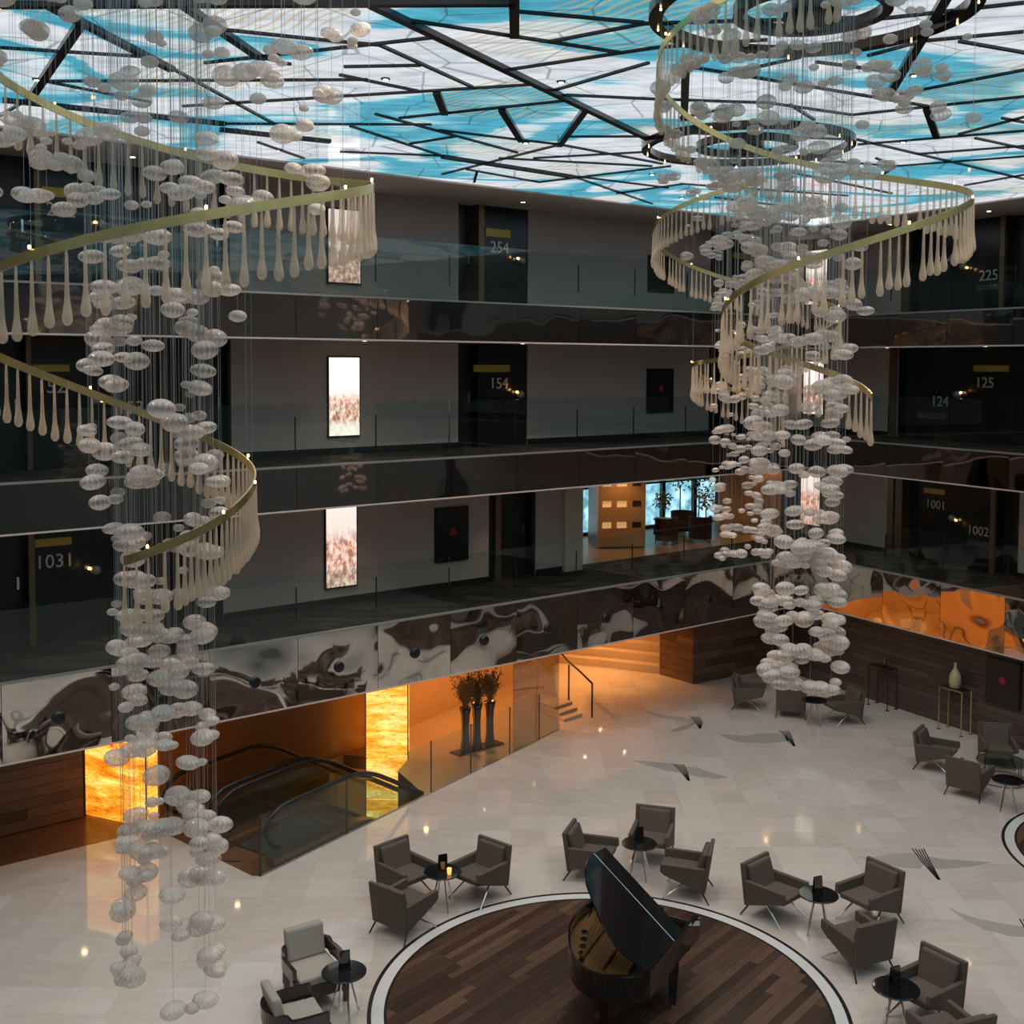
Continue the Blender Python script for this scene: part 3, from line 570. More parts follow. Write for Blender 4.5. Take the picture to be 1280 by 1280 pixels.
def smooth_nodes(nodes, n):
    out = []; k = len(nodes) - 1
    for i in range(n + 1):
        t = i / n * k; j = min(int(t), k - 1); u = t - j
        p0, p1, p2, p3 = nodes[max(j - 1, 0)], nodes[j], nodes[j + 1], nodes[min(j + 2, k)]
        out.append(tuple(.5 * ((2 * b_) + (-a + c) * u + (2 * a - 5 * b_ + 4 * c - d) * u * u + (-a + 3 * b_ - 3 * c + d) * u ** 3) for a, b_, c, d in zip(p0, p1, p2, p3)))
    return out
def chandelier(cx, cy, label, nodes, bands, seed, ring_r, bub_scale=1.0):
    rnd = random.Random(seed)
    r = root('bubble_chandelier', (cx, cy, bands[0][0]), label, 'chandelier', 'spiral glass chandeliers')
    def put(name, me, x, y, z, s=(1, 1, 1), rot=(0, 0, 0)):
        o = link(name, me, r); o.location = (x - cx, y - cy, z - bands[0][0]); o.scale = s; o.rotation_euler = rot; return o
    # ceiling ring, inner ring and mirrored hub
    for nm, ra, wd in (('ceiling_ring', ring_r, .07), ('inner_ring', ring_r * .47, .05)):
        b = MB(); b.lathe([(ra - wd, ZC - .13), (ra + wd, ZC - .13), (ra + wd, ZC - .02), (ra - wd, ZC - .02), (ra - wd, ZC - .13)], 72, (cx, cy, 0), cap=False); part(nm, b, 'ring_bronze', r)
    b = MB(); b.lathe([(0.001, ZC - .24), (.18, ZC - .23), (.26, ZC - .2), (.28, ZC - .16), (.28, ZC - .02), (.001, ZC - .02)], 36, (cx, cy, 0), cap=False); part('mirrored_hub', b, 'ring_bronze', r, True)
    for k in range(14):
        a = 2 * math.pi * (k + .3) / 14; put('spot_lamp', LAMP, cx + ring_r * math.cos(a), cy + ring_r * math.sin(a), ZC - .145)
    # brass ribbon
    pts = smooth_nodes(nodes, 180); b = MB(); v = []; f = []
    P3 = []
    for th, ra, z in pts:
        a = R(th); P3.append((cx + ra * math.cos(a), cy + ra * math.sin(a), z, math.cos(a), math.sin(a)))
    for x, y, z, c, s_ in P3:
        for dr, dz in ((-.007, -.035), (.007, -.035), (.007, .035), (-.007, .035)): v.append((x + c * dr, y + s_ * dr, z + dz))
    n = len(P3)
    for i in range(n - 1):
        for j in range(4): f.append((i * 4 + j, i * 4 + (j + 1) % 4, (i + 1) * 4 + (j + 1) % 4, (i + 1) * 4 + j))
    f.append((0, 1, 2, 3)); f.append(tuple((n - 1) * 4 + j for j in (3, 2, 1, 0))); b.add(v, f); part('brass_ribbon', b, 'brass', r)
    acc = 0; step = .108; k = 0; cab = MB()
    def cable(x, y, z): 
        w_ = .0013; cab.add([(x - w_, y - w_, z), (x + w_, y - w_, z), (x, y + w_, z), (x - w_, y - w_, ZC - .05), (x + w_, y - w_, ZC - .05), (x, y + w_, ZC - .05)], [(0, 1, 4, 3), (1, 2, 5, 4), (2, 0, 3, 5)])
    for i in range(1, n):
        a, c = P3[i - 1], P3[i]; acc += math.dist(a[:2], c[:2])
        if acc >= step:
            acc -= step; k += 1
            put('glass_drop', DROP, c[0], c[1], c[2] - .03, (1.15, 1.15, 1 + rnd.uniform(-.04, .04)))
            if k % 9 == 0: put('spot_lamp', LAMP, c[0] + c[3] * .02, c[1] + c[4] * .02, c[2] + .05); cable(c[0], c[1], c[2])
    # bubbles: clumps on hanging wires
    bl = []
    for (z0, z1, cnt, r0, r1) in bands:
        made = 0
        while made < cnt:
            a = rnd.uniform(0, 2 * math.pi); ra = math.sqrt(rnd.uniform(r0 * r0, r1 * r1)); z = rnd.uniform(z0, z1)
            m_ = rnd.choice((1, 1, 1, 2, 2, 3))
            for j in range(m_):
                rr = rnd.choice((.045, .06, .075, .085, .095, .102) if z0 > bands[0][0] else (.06, .075, .085, .095, .102)) * bub_scale
                aa = a + j * rnd.uniform(.10, .16) / max(ra, .25); 
                bl.append((rr, cx + ra * math.cos(aa), cy + ra * math.sin(aa), z + (rnd.uniform(-.05, .05) if j else 0))); made += 1
    bl.sort(key=lambda t: -t[0] / max(3, t[2]))
    rest = MB()
    for i, (rr, x, y, z) in enumerate(bl):
        rot = (rnd.uniform(-.14, .14), rnd.uniform(-.14, .14), rnd.uniform(0, 3))
        if rnd.random() < .45: cable(x, y, z)
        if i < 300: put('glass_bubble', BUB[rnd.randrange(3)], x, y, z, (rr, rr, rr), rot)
        else:
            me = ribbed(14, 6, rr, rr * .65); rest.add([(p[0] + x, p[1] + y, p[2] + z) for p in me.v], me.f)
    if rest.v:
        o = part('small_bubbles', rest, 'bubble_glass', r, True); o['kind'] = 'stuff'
    o = part('hanging_wires', cab, 'cable_steel', r); o['kind'] = 'stuff'
    return r
LN = [(270, 1.5, 11.5), (180, 1.55, 10.85), (90, 1.6, 10.22), (0, 1.63, 9.74), (-90, 1.58, 9.17), (-180, 1.45, 8.52), (-270, 1.0, 7.76), (-360, .64, 7.34), (-450, .60, 6.98), (-462, .59, 6.95)]
chandelier(-2.72, 8.9, 'nearest glass bubble chandelier on the left hanging low over the marble floor', LN,
    [(3.42, 4.55, 46, .33, .42), (4.55, 6.0, 70, .26, .43), (6.0, 7.2, 64, .26, .43), (7.2, 8.45, 62, .3, .58), (8.45, 9.4, 56, .3, .6), (9.4, 10.5, 84, .3, 1.35), (10.5, 11.8, 120, .4, 1.75)], 3, 1.55)
RN = [(-90, 1.5, 11.85), (-180, 1.5, 11.4), (-270, 1.5, 10.72), (-360, 1.55, 10.12), (-450, 1.28, 9.42), (-540, .84, 8.85), (-630, .74, 8.46), (-720, .67, 8.08)]
chandelier(2.92, 11.4, 'right-hand glass bubble chandelier with a full bronze ring on the ceiling', RN,
    [(5.22, 6.4, 92, .27, .43), (6.4, 7.6, 70, .28, .45), (7.6, 8.6, 64, .3, .52), (8.6, 9.6, 66, .3, .6), (9.6, 10.5, 70, .3, 1.05), (10.5, 11.8, 110, .4, 1.55)], 5, 1.52, 1.02)
FN = [(t, r_ * .98, z - .85 if t > -500 else z - .5) for t, r_, z in RN]; FN[0] = (-90, 1.5, 11.1)
chandelier(3.72, 18.4, 'farthest glass bubble chandelier, seen behind the right-hand one', FN,
    [(5.3, 6.4, 44, .27, .45), (6.4, 7.6, 50, .28, .48), (7.6, 8.6, 50, .3, .55), (8.6, 9.6, 52, .3, .6), (9.6, 10.6, 54, .3, 1.0), (10.6, 11.8, 60, .2, 1.5)], 9, 1.6)
# ================================================================== GROUND FLOOR
F0 = (-4.09, 18.29); FE = (.568, .823); FP = (-.823, .568)
def FT(t, o): return (F0[0] + FE[0] * t + FP[0] * o, F0[1] + FE[1] * t + FP[1] * o)
T = [F0, (1.13, 25.85), (1.15, 26.2), (1.2, 31.75), (2.36, 31.4), (4.03, 30.6), (4.78, 29.64), (6.95, 31.0), FR(-1.9, .55), FR(15, .55), (19.5, 12), (19.5, -6), (-16, -6), (-16, 13.2), (-8.49, 18.6), (-6.38, 20.16), (-4.22, 18.29)]
b = MB()
for q in ([FT(-32, 0), FT(24, 0), FT(24, -30), FT(-32, -30)], [FT(-32, 0), FT(2.3, 0), FT(2.3, 15), FT(-32, 15)], [FT(4.3, 0), FT(24, 0), FT(24, 15), FT(5.1, 15), FT(5.1, 2.9), FT(5.7, 1.6), FT(5.0, 1.3)], [FT(2.3, 2.9), FT(5.1, 2.9), FT(5.1, 15), FT(2.3, 15)]):
    b.prism(q, -.3, -.013)
floor = single('floor', b, 'hall_floor', 'polished pale stone tile floor of the atrium with inlaid birds', 'floor', kind='structure')
b = MB(); b.prism(T, -.013, -.006); part('tile_bed', b, 'stone_joint', floor)
b = MB(); b.prism([FT(4.3, 0.02), FT(9.3, .02), FT(14, 2), FT(14, 12), FT(5.9, 12), FT(5.7, 1.6), FT(5.0, 1.3)], -.013, -.001); part('hall_stone', b, 'hall_stone', floor)
def clip(sub, cv):
    out = sub; n = len(cv)
    a = sum(cv[i][0] * cv[(i + 1) % n][1] - cv[(i + 1) % n][0] * cv[i][1] for i in range(n))
    if a < 0: cv = cv[::-1]
    for i in range(n):
        if not out: break
        (ax, ay), (bx, by) = cv[i], cv[(i + 1) % n]; inp = out; out = []
        def sd(p): return (bx - ax) * (p[1] - ay) - (by - ay) * (p[0] - ax)
        for j in range(len(inp)):
            p, q = inp[j], inp[(j + 1) % len(inp)]; sp, sq = sd(p), sd(q)
            if sp >= 0: out.append(p)
            if sp * sq < 0:
                t = sp / (sp - sq); out.append((p[0] + (q[0] - p[0]) * t, p[1] + (q[1] - p[1]) * t))
    return out
def tile_mat():
    m, nt, bs, o = nodes('floor_tile')
    g = N(nt, 'ShaderNodeNewGeometry'); dv = N(nt, 'ShaderNodeVectorMath', operation='DIVIDE'); dv.inputs[1].default_value = (.65, .65, 1000); nt.links.new(g.outputs['Position'], dv.inputs[0])
    fl = N(nt, 'ShaderNodeVectorMath', operation='FLOOR'); nt.links.new(dv.outputs[0], fl.inputs[0])
    wn = N(nt, 'ShaderNodeTexWhiteNoise'); nt.links.new(fl.outputs[0], wn.inputs['Vector'])
    mp = N(nt, 'ShaderNodeMapping'); mp.inputs['Scale'].default_value = (1, 3, 1); nt.links.new(g.outputs['Position'], mp.inputs[0])
    nz = N(nt, 'ShaderNodeTexNoise', Scale=2.5, Detail=5.0, Roughness=.6, Distortion=.6); nt.links.new(mp.outputs[0], nz.inputs['Vector'])
    ad = N(nt, 'ShaderNodeMath', operation='MULTIPLY_ADD'); ad.inputs[1].default_value = .5; nt.links.new(wn.outputs[0], ad.inputs[0]); nt.links.new(nz.outputs[0], ad.inputs[2])
    rp = ramp(nt, [(.3, (.57, .495, .445)), (.65, (.645, .57, .52)), (1, (.70, .635, .585))]); nt.links.new(ad.outputs[0], rp.inputs[0]); nt.links.new(rp.outputs[0], bs.inputs['Base Color'])
    bs.inputs['Roughness'].default_value = .06; bs.inputs['IOR'].default_value = 1.8
tile_mat()
cells = []
TS = .65
for i in range(-25, 31):
    for j in range(-10, 49):
        sq = [(i * TS + .001, j * TS + .001), ((i + 1) * TS - .001, j * TS + .001), ((i + 1) * TS - .001, (j + 1) * TS - .001), (i * TS + .001, (j + 1) * TS - .001)]
        pc = clip(T, sq)
        if len(pc) > 2 and area(pc) > .002: cells.append((pc, ((i + .5) * TS, (j + .5) * TS)))
def in_view(c):
    d = c[1]
    return d > 13.0 and abs(c[0]) / d < .47
def under_round(c): return math.hypot(c[0] - 1.283, c[1] - 14.62) < 2.4 or math.hypot(c[0] - 11.08, c[1] - 19.04) < 1.9
vis = sorted([q for q in cells if in_view(q[1]) and not under_round(q[1])], key=lambda q: q[1][1])
first = set(id(q) for q in vis[:300]); rest = MB()
for q in cells:
    if id(q) in first:
        b = MB(); b.prism(q[0], -.012, 0); part('tile', b, 'floor_tile', floor)
    else: rest.prism(q[0], -.012, 0)
o = part('tile_field', rest, 'floor_tile', floor); o['kind'] = 'stuff'
# ---- round timber stages
def stage(cx, cy, rr, lab, seed):
    rnd = random.Random(seed); k = rr / 3.138
    r = root('round_stage', (cx, cy, 0), lab, 'stage', 'round timber stage insets')
    def ann(nm, r0, r1, z, mt):
        b = MB(); b.lathe([(r0, 0), (r1, 0), (r1, z), (r0, z), (r0, 0)], 128, (cx, cy, 0), cap=False); part(nm, b, mt, r)
    ann('outer_band', rr - .055, rr, .003, 'black_ring'); ann('white_band', rr - .215, rr - .055, .003, 'white_ring'); ann('inner_band', rr - .255, rr - .215, .003, 'black_ring')
    rw = rr - .255; circ = [(cx + rw * math.cos(2 * math.pi * i / 96), cy + rw * math.sin(2 * math.pi * i / 96)) for i in range(96)]
    b = MB(); b.prism(circ, 0, .001); part('underlay', b, 'black_matte', r)
    dx, dy = math.cos(R(50)), math.sin(R(50)); W = .13; row = 0
    y = -rw
    while y < rw:
        x = -rw - rnd.uniform(0, 1.2)
        while x < rw:
            ln = rnd.uniform(1.0, 1.7); q = []
            for a, c in ((x + .002, y + .002), (x + ln - .002, y + .002), (x + ln - .002, y + W - .002), (x + .002, y + W - .002)): q.append((cx + a * dx - c * dy, cy + a * dy + c * dx))
            pc = clip(q, circ)
            if len(pc) > 2 and area(pc) > .004:
                b = MB(); c0 = (sum(p[0] for p in pc) / len(pc), sum(p[1] for p in pc) / len(pc))
                # local frame along the plank so that the grain follows it
                b.prism([((p[0] - c0[0]) * dx + (p[1] - c0[1]) * dy, -(p[0] - c0[0]) * dy + (p[1] - c0[1]) * dx) for p in pc], .001, .0032 + rnd.uniform(0, .0006))
                o = link('plank', b.mesh('plank', 'stage_plank'), r); o.location = (c0[0] - cx, c0[1] - cy, 0); o.rotation_euler = (0, 0, R(50))
            x += ln
        y += W
    return r
def plankmat():
    m, nt, bs, o = nodes('stage_plank')
    tc = N(nt, 'ShaderNodeTexCoord'); mp = N(nt, 'ShaderNodeMapping'); mp.inputs['Scale'].default_value = (1.2, 12, 1); oi = N(nt, 'ShaderNodeObjectInfo')
    nt.links.new(tc.outputs['Object'], mp.inputs[0])
    cb = N(nt, 'ShaderNodeCombineXYZ'); mu = N(nt, 'ShaderNodeMath', operation='MULTIPLY'); mu.inputs[1].default_value = 50; nt.links.new(oi.outputs['Random'], mu.inputs[0]); nt.links.new(mu.outputs[0], cb.inputs[0]); nt.links.new(cb.outputs[0], mp.inputs['Location'])
    nz = N(nt, 'ShaderNodeTexNoise', Scale=3, Detail=5.0, Roughness=.6); nt.links.new(mp.outputs[0], nz.inputs['Vector'])
    ad = N(nt, 'ShaderNodeMath', operation='MULTIPLY_ADD'); ad.inputs[1].default_value = .55; nt.links.new(oi.outputs['Random'], ad.inputs[0])
    s_ = N(nt, 'ShaderNodeMath', operation='MULTIPLY'); s_.inputs[1].default_value = .6; nt.links.new(nz.outputs[0], s_.inputs[0]); nt.links.new(s_.outputs[0], ad.inputs[2])
    rp = ramp(nt, [(.22, (.026, .014, .010)), (.55, (.064, .033, .022)), (.85, (.13, .072, .045))]); nt.links.new(ad.outputs[0], rp.inputs[0]); nt.links.new(rp.outputs[0], bs.inputs['Base Color']); bs.inputs['Roughness'].default_value = .38; bs.inputs['Specular IOR Level'].default_value = .35
plankmat()
stage(1.283, 14.62, 3.138, 'large round dark timber stage with a white ring carrying the grand piano', 2)
stage(11.08, 19.04, 2.5, 'second round timber stage cut by the right edge of the picture', 4)
# ---- inlaid birds
BL = ['swallow inlay of grey stone nearest the curved stairs', 'long winged bird inlay before the far armchairs', 'grey bird inlay in the middle of the pale floor', 'large spread-winged bird inlay beside the second round stage', 'grey wing inlay running out at the right edge of the floor']
for bd, lb in zip(BIRDS, BL):
    c = bd['c'][1]; r = root('floor_bird_inlay', (c[0], c[1], 0), lb, 'floor inlay', 'bird inlays in the stone floor')
    for w_ in ('w1', 'w2'):
        b = MB(); b.prism(bd[w_], 0, .0025); part('wing', b, 'inlay_grey', r)
    b = MB(); a0, a1, a2 = bd['c']
    for k in range(5):
        f = (k - 2) * .05; pa = (a0[0] + f, a0[1] + abs(f) * .4); pm = (a1[0] + f * .7, a1[1]); pb = (a2[0] + f * .15, a2[1])
        for p, q in ((pa, pm), (pm, pb)):
            d = Vector((q[0] - p[0], q[1] - p[1], 0)); 
            if d.length < .01: continue
            d.normalize(); n = Vector((-d.y, d.x, 0)) * .011; b.prism([(p[0] + n.x, p[1] + n.y), (p[0] - n.x, p[1] - n.y), (q[0] - n.x, q[1] - n.y), (q[0] + n.x, q[1] + n.y)], .0025, .004)
    part('tail_feathers', b, 'inlay_dark', r)
# ---- timber walls: planks are parts of the wall
def plank_wall(name, lab, p0, p1, z0, z1, h, ln, mat, seed, thick=.04, back=.15):
    rnd = random.Random(seed)
    d = Vector((p1[0] - p0[0], p1[1] - p0[1], 0)); L = d.length; d.normalize(); n = Vector((-d.y, d.x, 0))
    r = root(name, (p0[0], p0[1], z0), lab, 'wall', kind='structure')
    def bx(a, c, n0, n1, za, zb):
        q = [(p0[0] + d.x * s + n.x * k, p0[1] + d.y * s + n.y * k) for s, k in ((a, n0), (c, n0), (c, n1), (a, n1))]
        return MB().prism(q, za, zb)
    part('backing', bx(0, L, thick, back, z0, z1), 'black_matte', r)
    z = z0
    while z < z1 - .02:
        x = -rnd.uniform(0, ln * .8)
        while x < L:
            a, c = max(0, x), min(L, x + ln)
            if c - a > .05: part('plank', bx(a + .002, c - .002, rnd.uniform(0, .006), thick, z + .004, min(z + h, z1) - .004), mat, r)
            x += ln
        z += h
plank_wall('wall_ground_right', 'dark horizontal timber plank wall behind the right-hand armchairs', FR(-1.9, .55), FR(12, .55), 0, L1B, .155, 2.4, 'wall_plank', 1)
plank_wall('wall_ground_left', 'dark timber plank wall left of the glowing onyx block', FL(25, 2.6), FL(17.75, 2.6), 0, L1B, .19, 2.6, 'warm_plank', 2)
plank_wall('wall_column_side', 'lit end face of the striped timber block by the curved stairs', (4.02, 30.56), (4.78, 29.64), 0, L1B, .2, 3, 'warm_plank', 3)
plank_wall('wall_column_front', 'striped timber block front behind the far armchairs', (4.78, 29.64), (7.35, 31.27), 0, L1B, .2, 1.7, 'warm_plank', 4)
# ---- hall behind, under the left gallery
b = MB(); b.prism([FL(26, .5), FL(-9, .5), FL(-9, 11), FL(26, 11)], L1B + .0, L1B + .13); single('ceiling_hall', b, 'soffit', 'low soffit over the escalator hall and stairs', 'ceiling', kind='structure')
def wall(name, p0, p1, z0, z1, th, mat, lab):
    d = Vector((p1[0] - p0[0], p1[1] - p0[1], 0)); d.normalize(); n = Vector((-d.y, d.x, 0)) * th
    b = MB(); b.prism([p0, p1, (p1[0] + n.x, p1[1] + n.y), (p0[0] + n.x, p0[1] + n.y)], z0, z1); return single(name, b, mat, lab, 'wall', kind='structure')
wall('wall_mosaic', (-7.3, 21.2), (-3.05, 24.75), -3.2, L1B, .2, 'mosaic', 'brown and gold mosaic wall behind the escalators')
wall('wall_hall', (-2.6, 25.6), (2.2, 33.0), 0, L1B, .2, 'orange_wall', 'warm lit plastered wall behind the dry flower vases')
wall('wall_stair', (1.0, 33.9), (7.5, 33.2), 0, L1B, .2, 'orange_wall', 'warm lit wall behind the curved stairs')
# curved stairs
st = root('curved_stairs', (2.6, 31.9, 0), 'broad curved stone steps glowing in warm light', 'stairs', kind='structure')
for k in range(6):
    z = k * .2; off = k * .34
    arc0 = [(.9, 31.95), (1.5, 31.62), (2.36, 31.34), (3.2, 31.0), (4.03, 30.62), (4.6, 30.3)]
    q = [(x + off * .25, y + off) for x, y in arc0]; bk = [(4.9 + .3, 33.6), (1.0, 33.9)]
    b = MB(); b.prism(q + bk, z, z + .2); part('step', b, 'step_stone', st)
# side steps with handrail
ss = root('side_steps', (1.5, 26.8, 0), 'three short stone steps beside the glass partition', 'stairs', kind='structure')
for k in range(3):
    b = MB(); b.prism([(1.25 - k * .1, 26.4 + k * .25), (1.7 - k * .1, 26.85 + k * .25), (1.1, 27.75), (.65, 27.3)], k * .07, (k + 1) * .07); part('step', b, 'step_stone', ss)
hr = root('handrail', (1.93, 26.75, 0), 'slim bronze handrail with two posts by the side steps', 'handrail')
for x, y, z in ((1.93, 26.75, .82), (1.43, 27.83, .98)):
    b = MB(); b.tube([(x, y, 0), (x, y, z)], .022); part('post', b, 'dark_steel', hr)
b = MB(); b.tube([(1.93, 26.75, .82), (1.68, 27.3, .95), (1.43, 27.83, 1.05), (1.2, 28.4, 1.2)], .025); part('rail', b, 'dark_steel', hr)
# ---- glowing onyx blocks
def onyx_block(p0, p1, depth, z0, z1, lab):
    d = Vector((p1[0] - p0[0], p1[1] - p0[1], 0)); d.normalize(); n = Vector((-d.y, d.x, 0)) * depth; L = math.dist(p0, p1)
    r = root('onyx_column', (p0[0], p0[1], z0), lab, 'column', 'backlit onyx columns')
    rows = max(1, round((z1 - z0) / .75)); hh = (z1 - z0) / rows
    for k in range(rows):
        b = MB(); b.prism([p0, p1, (p1[0] + n.x, p1[1] + n.y), (p0[0] + n.x, p0[1] + n.y)], z0 + k * hh + .004, z0 + (k + 1) * hh - .004); part('onyx_slab', b, 'onyx_lit', r)
    for q in (p0, p1):
        b = MB(); b.prism([(q[0] - .012, q[1] - .012), (q[0] + .012, q[1] - .012), (q[0] + .012, q[1] + .012), (q[0] - .012, q[1] + .012)], z0, z1); part('corner_bead', b, 'bronze', r)
onyx_block((-7.89, 20.81), (-6.56, 20.2), .3, 0, L1B, 'backlit amber onyx block beside the timber wall on the left')
onyx_block((-3.07, 23.82), (-2.18, 23.87), .8, -2.4, L1B, 'backlit amber onyx column rising behind the escalators')
# ---- pit, escalators, fence
pit = MB()
for q in ([FT(2.3, -.1), FT(4.3, -.1), FT(4.3, .02), FT(2.3, .02)], [FT(4.3, 0), FT(5.0, 1.3), FT(5.1, 1.25), FT(4.4, -.05)], [FT(5.0, 1.3), FT(5.7, 1.6), FT(5.75, 1.5), FT(5.1, 1.25)]):
    pit.prism(q, -3.2, -.02)
pit.prism([FT(2.0, -.1), FT(9, -.1), FT(9, 3.4), FT(2.0, 3.4)], -3.4, -3.2)
single('pit_wall', pit, 'hall_floor', 'dark walls of the escalator well', 'wall', kind='structure')
def escalator(o0, lab):
    wd = 1.2
    r = root('escalator', (*FT(1.2, o0 + wd / 2), 0), lab, 'escalator', 'escalators in the stair hall')
    def prof(t):   # height of the step line
        return 0.0 if t < 2.2 else (-(t - 2.2) ** 2 * .29 if t < 3.2 else -.29 - (t - 3.2) * .58)
    for o_ in (o0, o0 + wd):
        ts = [.35 + .2 * i for i in range(29)]
        b = MB(); v = []; f = []
        for t in ts:
            h = .86 * min(1, math.sqrt(max(.0, (t - .3) / .35))); z = prof(t)
            for d_ in (-.02, .02):
                x, y = FT(t, o_ + d_); v += [(x, y, z + .02), (x, y, z + max(.3, h))]
        n = len(ts)
        for i in range(n - 1):
            a = i * 4; c = a + 4
            f += [(a, c, c + 1, a + 1), (a + 2, a + 3, c + 3, c + 2), (a + 1, c + 1, c + 3, a + 3)]
        b.add(v, f); part('balustrade_panel', b, 'glass_fence', r)
        path = [(*FT(.55, o_), .25), (*FT(.35, o_), .38), (*FT(.25, o_), .6), (*FT(.35, o_), .82), (*FT(.6, o_), .93)] + [(*FT(t, o_), prof(t) + .95) for t in [.9 + .2 * i for i in range(26)]]
        b = MB(); b.tube(path, .042, 8); part('handrail', b, 'rubber', r, True)
        b = MB(); v = []; f = []
        for t in ts:
            z = prof(t)
            for d_ in (-.11, .11):
                x, y = FT(t, o_ + d_); v += [(x, y, z - .15), (x, y, z + .12)]
        for i in range(n - 1):
            a = i * 4; c = a + 4; f += [(a, c, c + 1, a + 1), (a + 2, a + 3, c + 3, c + 2), (a + 1, c + 1, c + 3, a + 3)]
        f += [(0, 1, 3, 2)]; b.add(v, f); part('skirt', b, 'bronze', r)
    b = MB(); b.prism([FT(.6, o0 + .12), FT(2.2, o0 + .12), FT(2.2, o0 + wd - .12), FT(.6, o0 + wd - .12)], -.01, .012); part('landing_plate', b, 'steel_step', r)
    for k in range(9):
        t = 2.2 + k * .36; z = prof(t + .36)
        b = MB(); b.prism([FT(t, o0 + .12), FT(t + .38, o0 + .12), FT(t + .38, o0 + wd - .12), FT(t, o0 + wd - .12)], z - .2, z); part('step', b, 'steel_step', r)
escalator(.14, 'front escalator going down behind the low glass fence')
escalator(1.56, 'rear escalator going down beside the mosaic wall')
fe = root('glass_fence', (*FT(3, 0), 0), 'low clear glass fence along the escalator well and vases', 'fence')
for a, c in ((0, 2.05), (2.05, 4.45), (4.45, 5.75), (5.75, 7.15), (7.15, 8.3)):
    b = MB(); b.prism([FT(a + .01, -.02), FT(c - .01, -.02), FT(c - .01, -.005), FT(a + .01, -.005)], 0, 1.02); g = part('glass_pane', b, 'glass_fence', fe)
    x, y = FT(c, -.012); b = MB(); b.tube([(x, y, 0), (x, y, 1.03)], .014); part('post', b, 'dark_steel', g)
b = MB(); b.prism([FT(0, -.035), FT(8.3, -.035), FT(8.3, .01), FT(0, .01)], 0, .012); part('base_channel', b, 'lamp_disc', fe)
x, y = FT(0, -.012); b = MB(); b.prism([FT(-.02, -.025), FT(.01, -.025), FT(.01, .01), FT(-.02, .01)], 0, 1.03); part('end_post', b, 'dark_steel', fe)
gp = root('glass_partition', (*FT(8, 0), 0), 'tall frosted looking glass partition panel at the end of the fence', 'partition')
for a, c in ((7.35, 8.3), (8.3, 9.19)):
    b = MB(); b.prism([FT(a + .005, .03), FT(c - .005, .03), FT(c - .005, .05), FT(a + .005, .05)], 0, L1B); part('glass_pane', b, 'glass_partition', gp)
# warm lamps of the hall
for i, (x, y, e, lb) in enumerate(((-1.9, 25.3, 130, 'warm recessed downlight beside the onyx column'), (-.6, 26.4, 190, 'warm recessed downlight behind the dry flower vases'), (.6, 28.2, 130, 'warm recessed downlight over the side steps'), (2.0, 30.2, 190, 'warm recessed downlight before the curved stairs'), (3.1, 30.6, 60, 'warm recessed downlight by the striped timber block'), (2.6, 32.5, 150, 'warm recessed downlight above the curved stairs'), (-5.3, 21.7, 9, 'warm recessed downlight over the escalator landing'), (-7.6, 19.9, 8, 'warm recessed downlight before the left timber wall'))):
    downlight(x, y, L1B - .0, e, lb, (1, .45, .13), 140)
# ---- vases with dry branches
def branch_vase(x, y, h, lab, seed):
    rnd = random.Random(seed); r = root('tall_vase', (x, y, .03), lab, 'vase', 'three tall dark floor vases')
    b = MB(); b.lathe([(.12, .0), (.115, .03), (.09, .25), (.085, h * .6), (.1, h * .85), (.13, h), (.11, h - .01)], 18, (x, y, .03)); part('vase_body', b, 'vase_glass', r, True)
    b = MB()
    for k in range(44):
        a = rnd.uniform(0, 6.28); l = rnd.uniform(.35, .75); s = rnd.uniform(.05, .33)
        p = [(x, y, h - .1), (x + math.cos(a) * s * .4, y + math.sin(a) * s * .4, h + l * .5), (x + math.cos(a) * s, y + math.sin(a) * s, h + l)]
        b.tube(p, [.008, .006, .003], 4)
        for j in range(14):
            u = rnd.uniform(.3, 1); qx = x + math.cos(a) * s * u + rnd.uniform(-.04, .04); qy = y + math.sin(a) * s * u + rnd.uniform(-.04, .04); qz = h + l * u + rnd.uniform(-.06, .06)
            b.lathe([(0.001, -.02), (.018, 0), (.001, .02)], 4, (qx, qy, qz))
    part('dry_branches', b, 'dry_branch', r)
branch_vase(-.98, 24.3, .95, 'left tall dark vase of dry branches behind the glass fence', 1)
branch_vase(-.74, 24.54, .98, 'middle tall dark vase of dry branches behind the glass fence', 2)
branch_vase(-.46, 24.76, .95, 'right tall dark vase of dry branches behind the glass fence', 3)
b = MB(); b.prism([(-1.32, 24.22), (-1.1, 24.0), (-.14, 24.82), (-.36, 25.06)], 0, .03); single('vase_tray', b, 'dark_wood', 'thin dark tray under the three tall vases', 'tray', bevel=.005)
# ---- console stands on the right wall
def console(s0, s1, n0, n1, h, lab, mat):
    r = root('console_stand', (*FR((s0 + s1) / 2, (n0 + n1) / 2), 0), lab, 'stand', 'slim metal console stands')
    cs = [(s0, n0), (s1, n0), (s1, n1), (s0, n1)]
    for s, n in cs:
        x, y = FR(s, n); b = MB(); b.tube([(x, y, 0), (x, y, h)], .014, 6); part('leg', b, mat, r)
        b = MB(); b.lathe([(0, 0), (.05, 0), (.05, .008), (0, .008)], 10, (x, y, 0)); part('foot', b, mat, r)
    b = MB(); b.tube([(*FR(*c), h) for c in cs] + [(*FR(*cs[0]), h)], .014, 6); part('top_frame', b, mat, r)
    b = MB(); b.wbox(FR, s0, s1, n0, n1, h, h + .02); part('top', b, 'dark_wood', r)
console(4.2, 4.82, .12, .44, 1.0, 'slim brass stand holding a cream vase against the timber wall', 'brass')
console(2.05, 2.65, .16, .46, 1.0, 'slim dark stand without a vase farther along the timber wall', 'dark_steel')
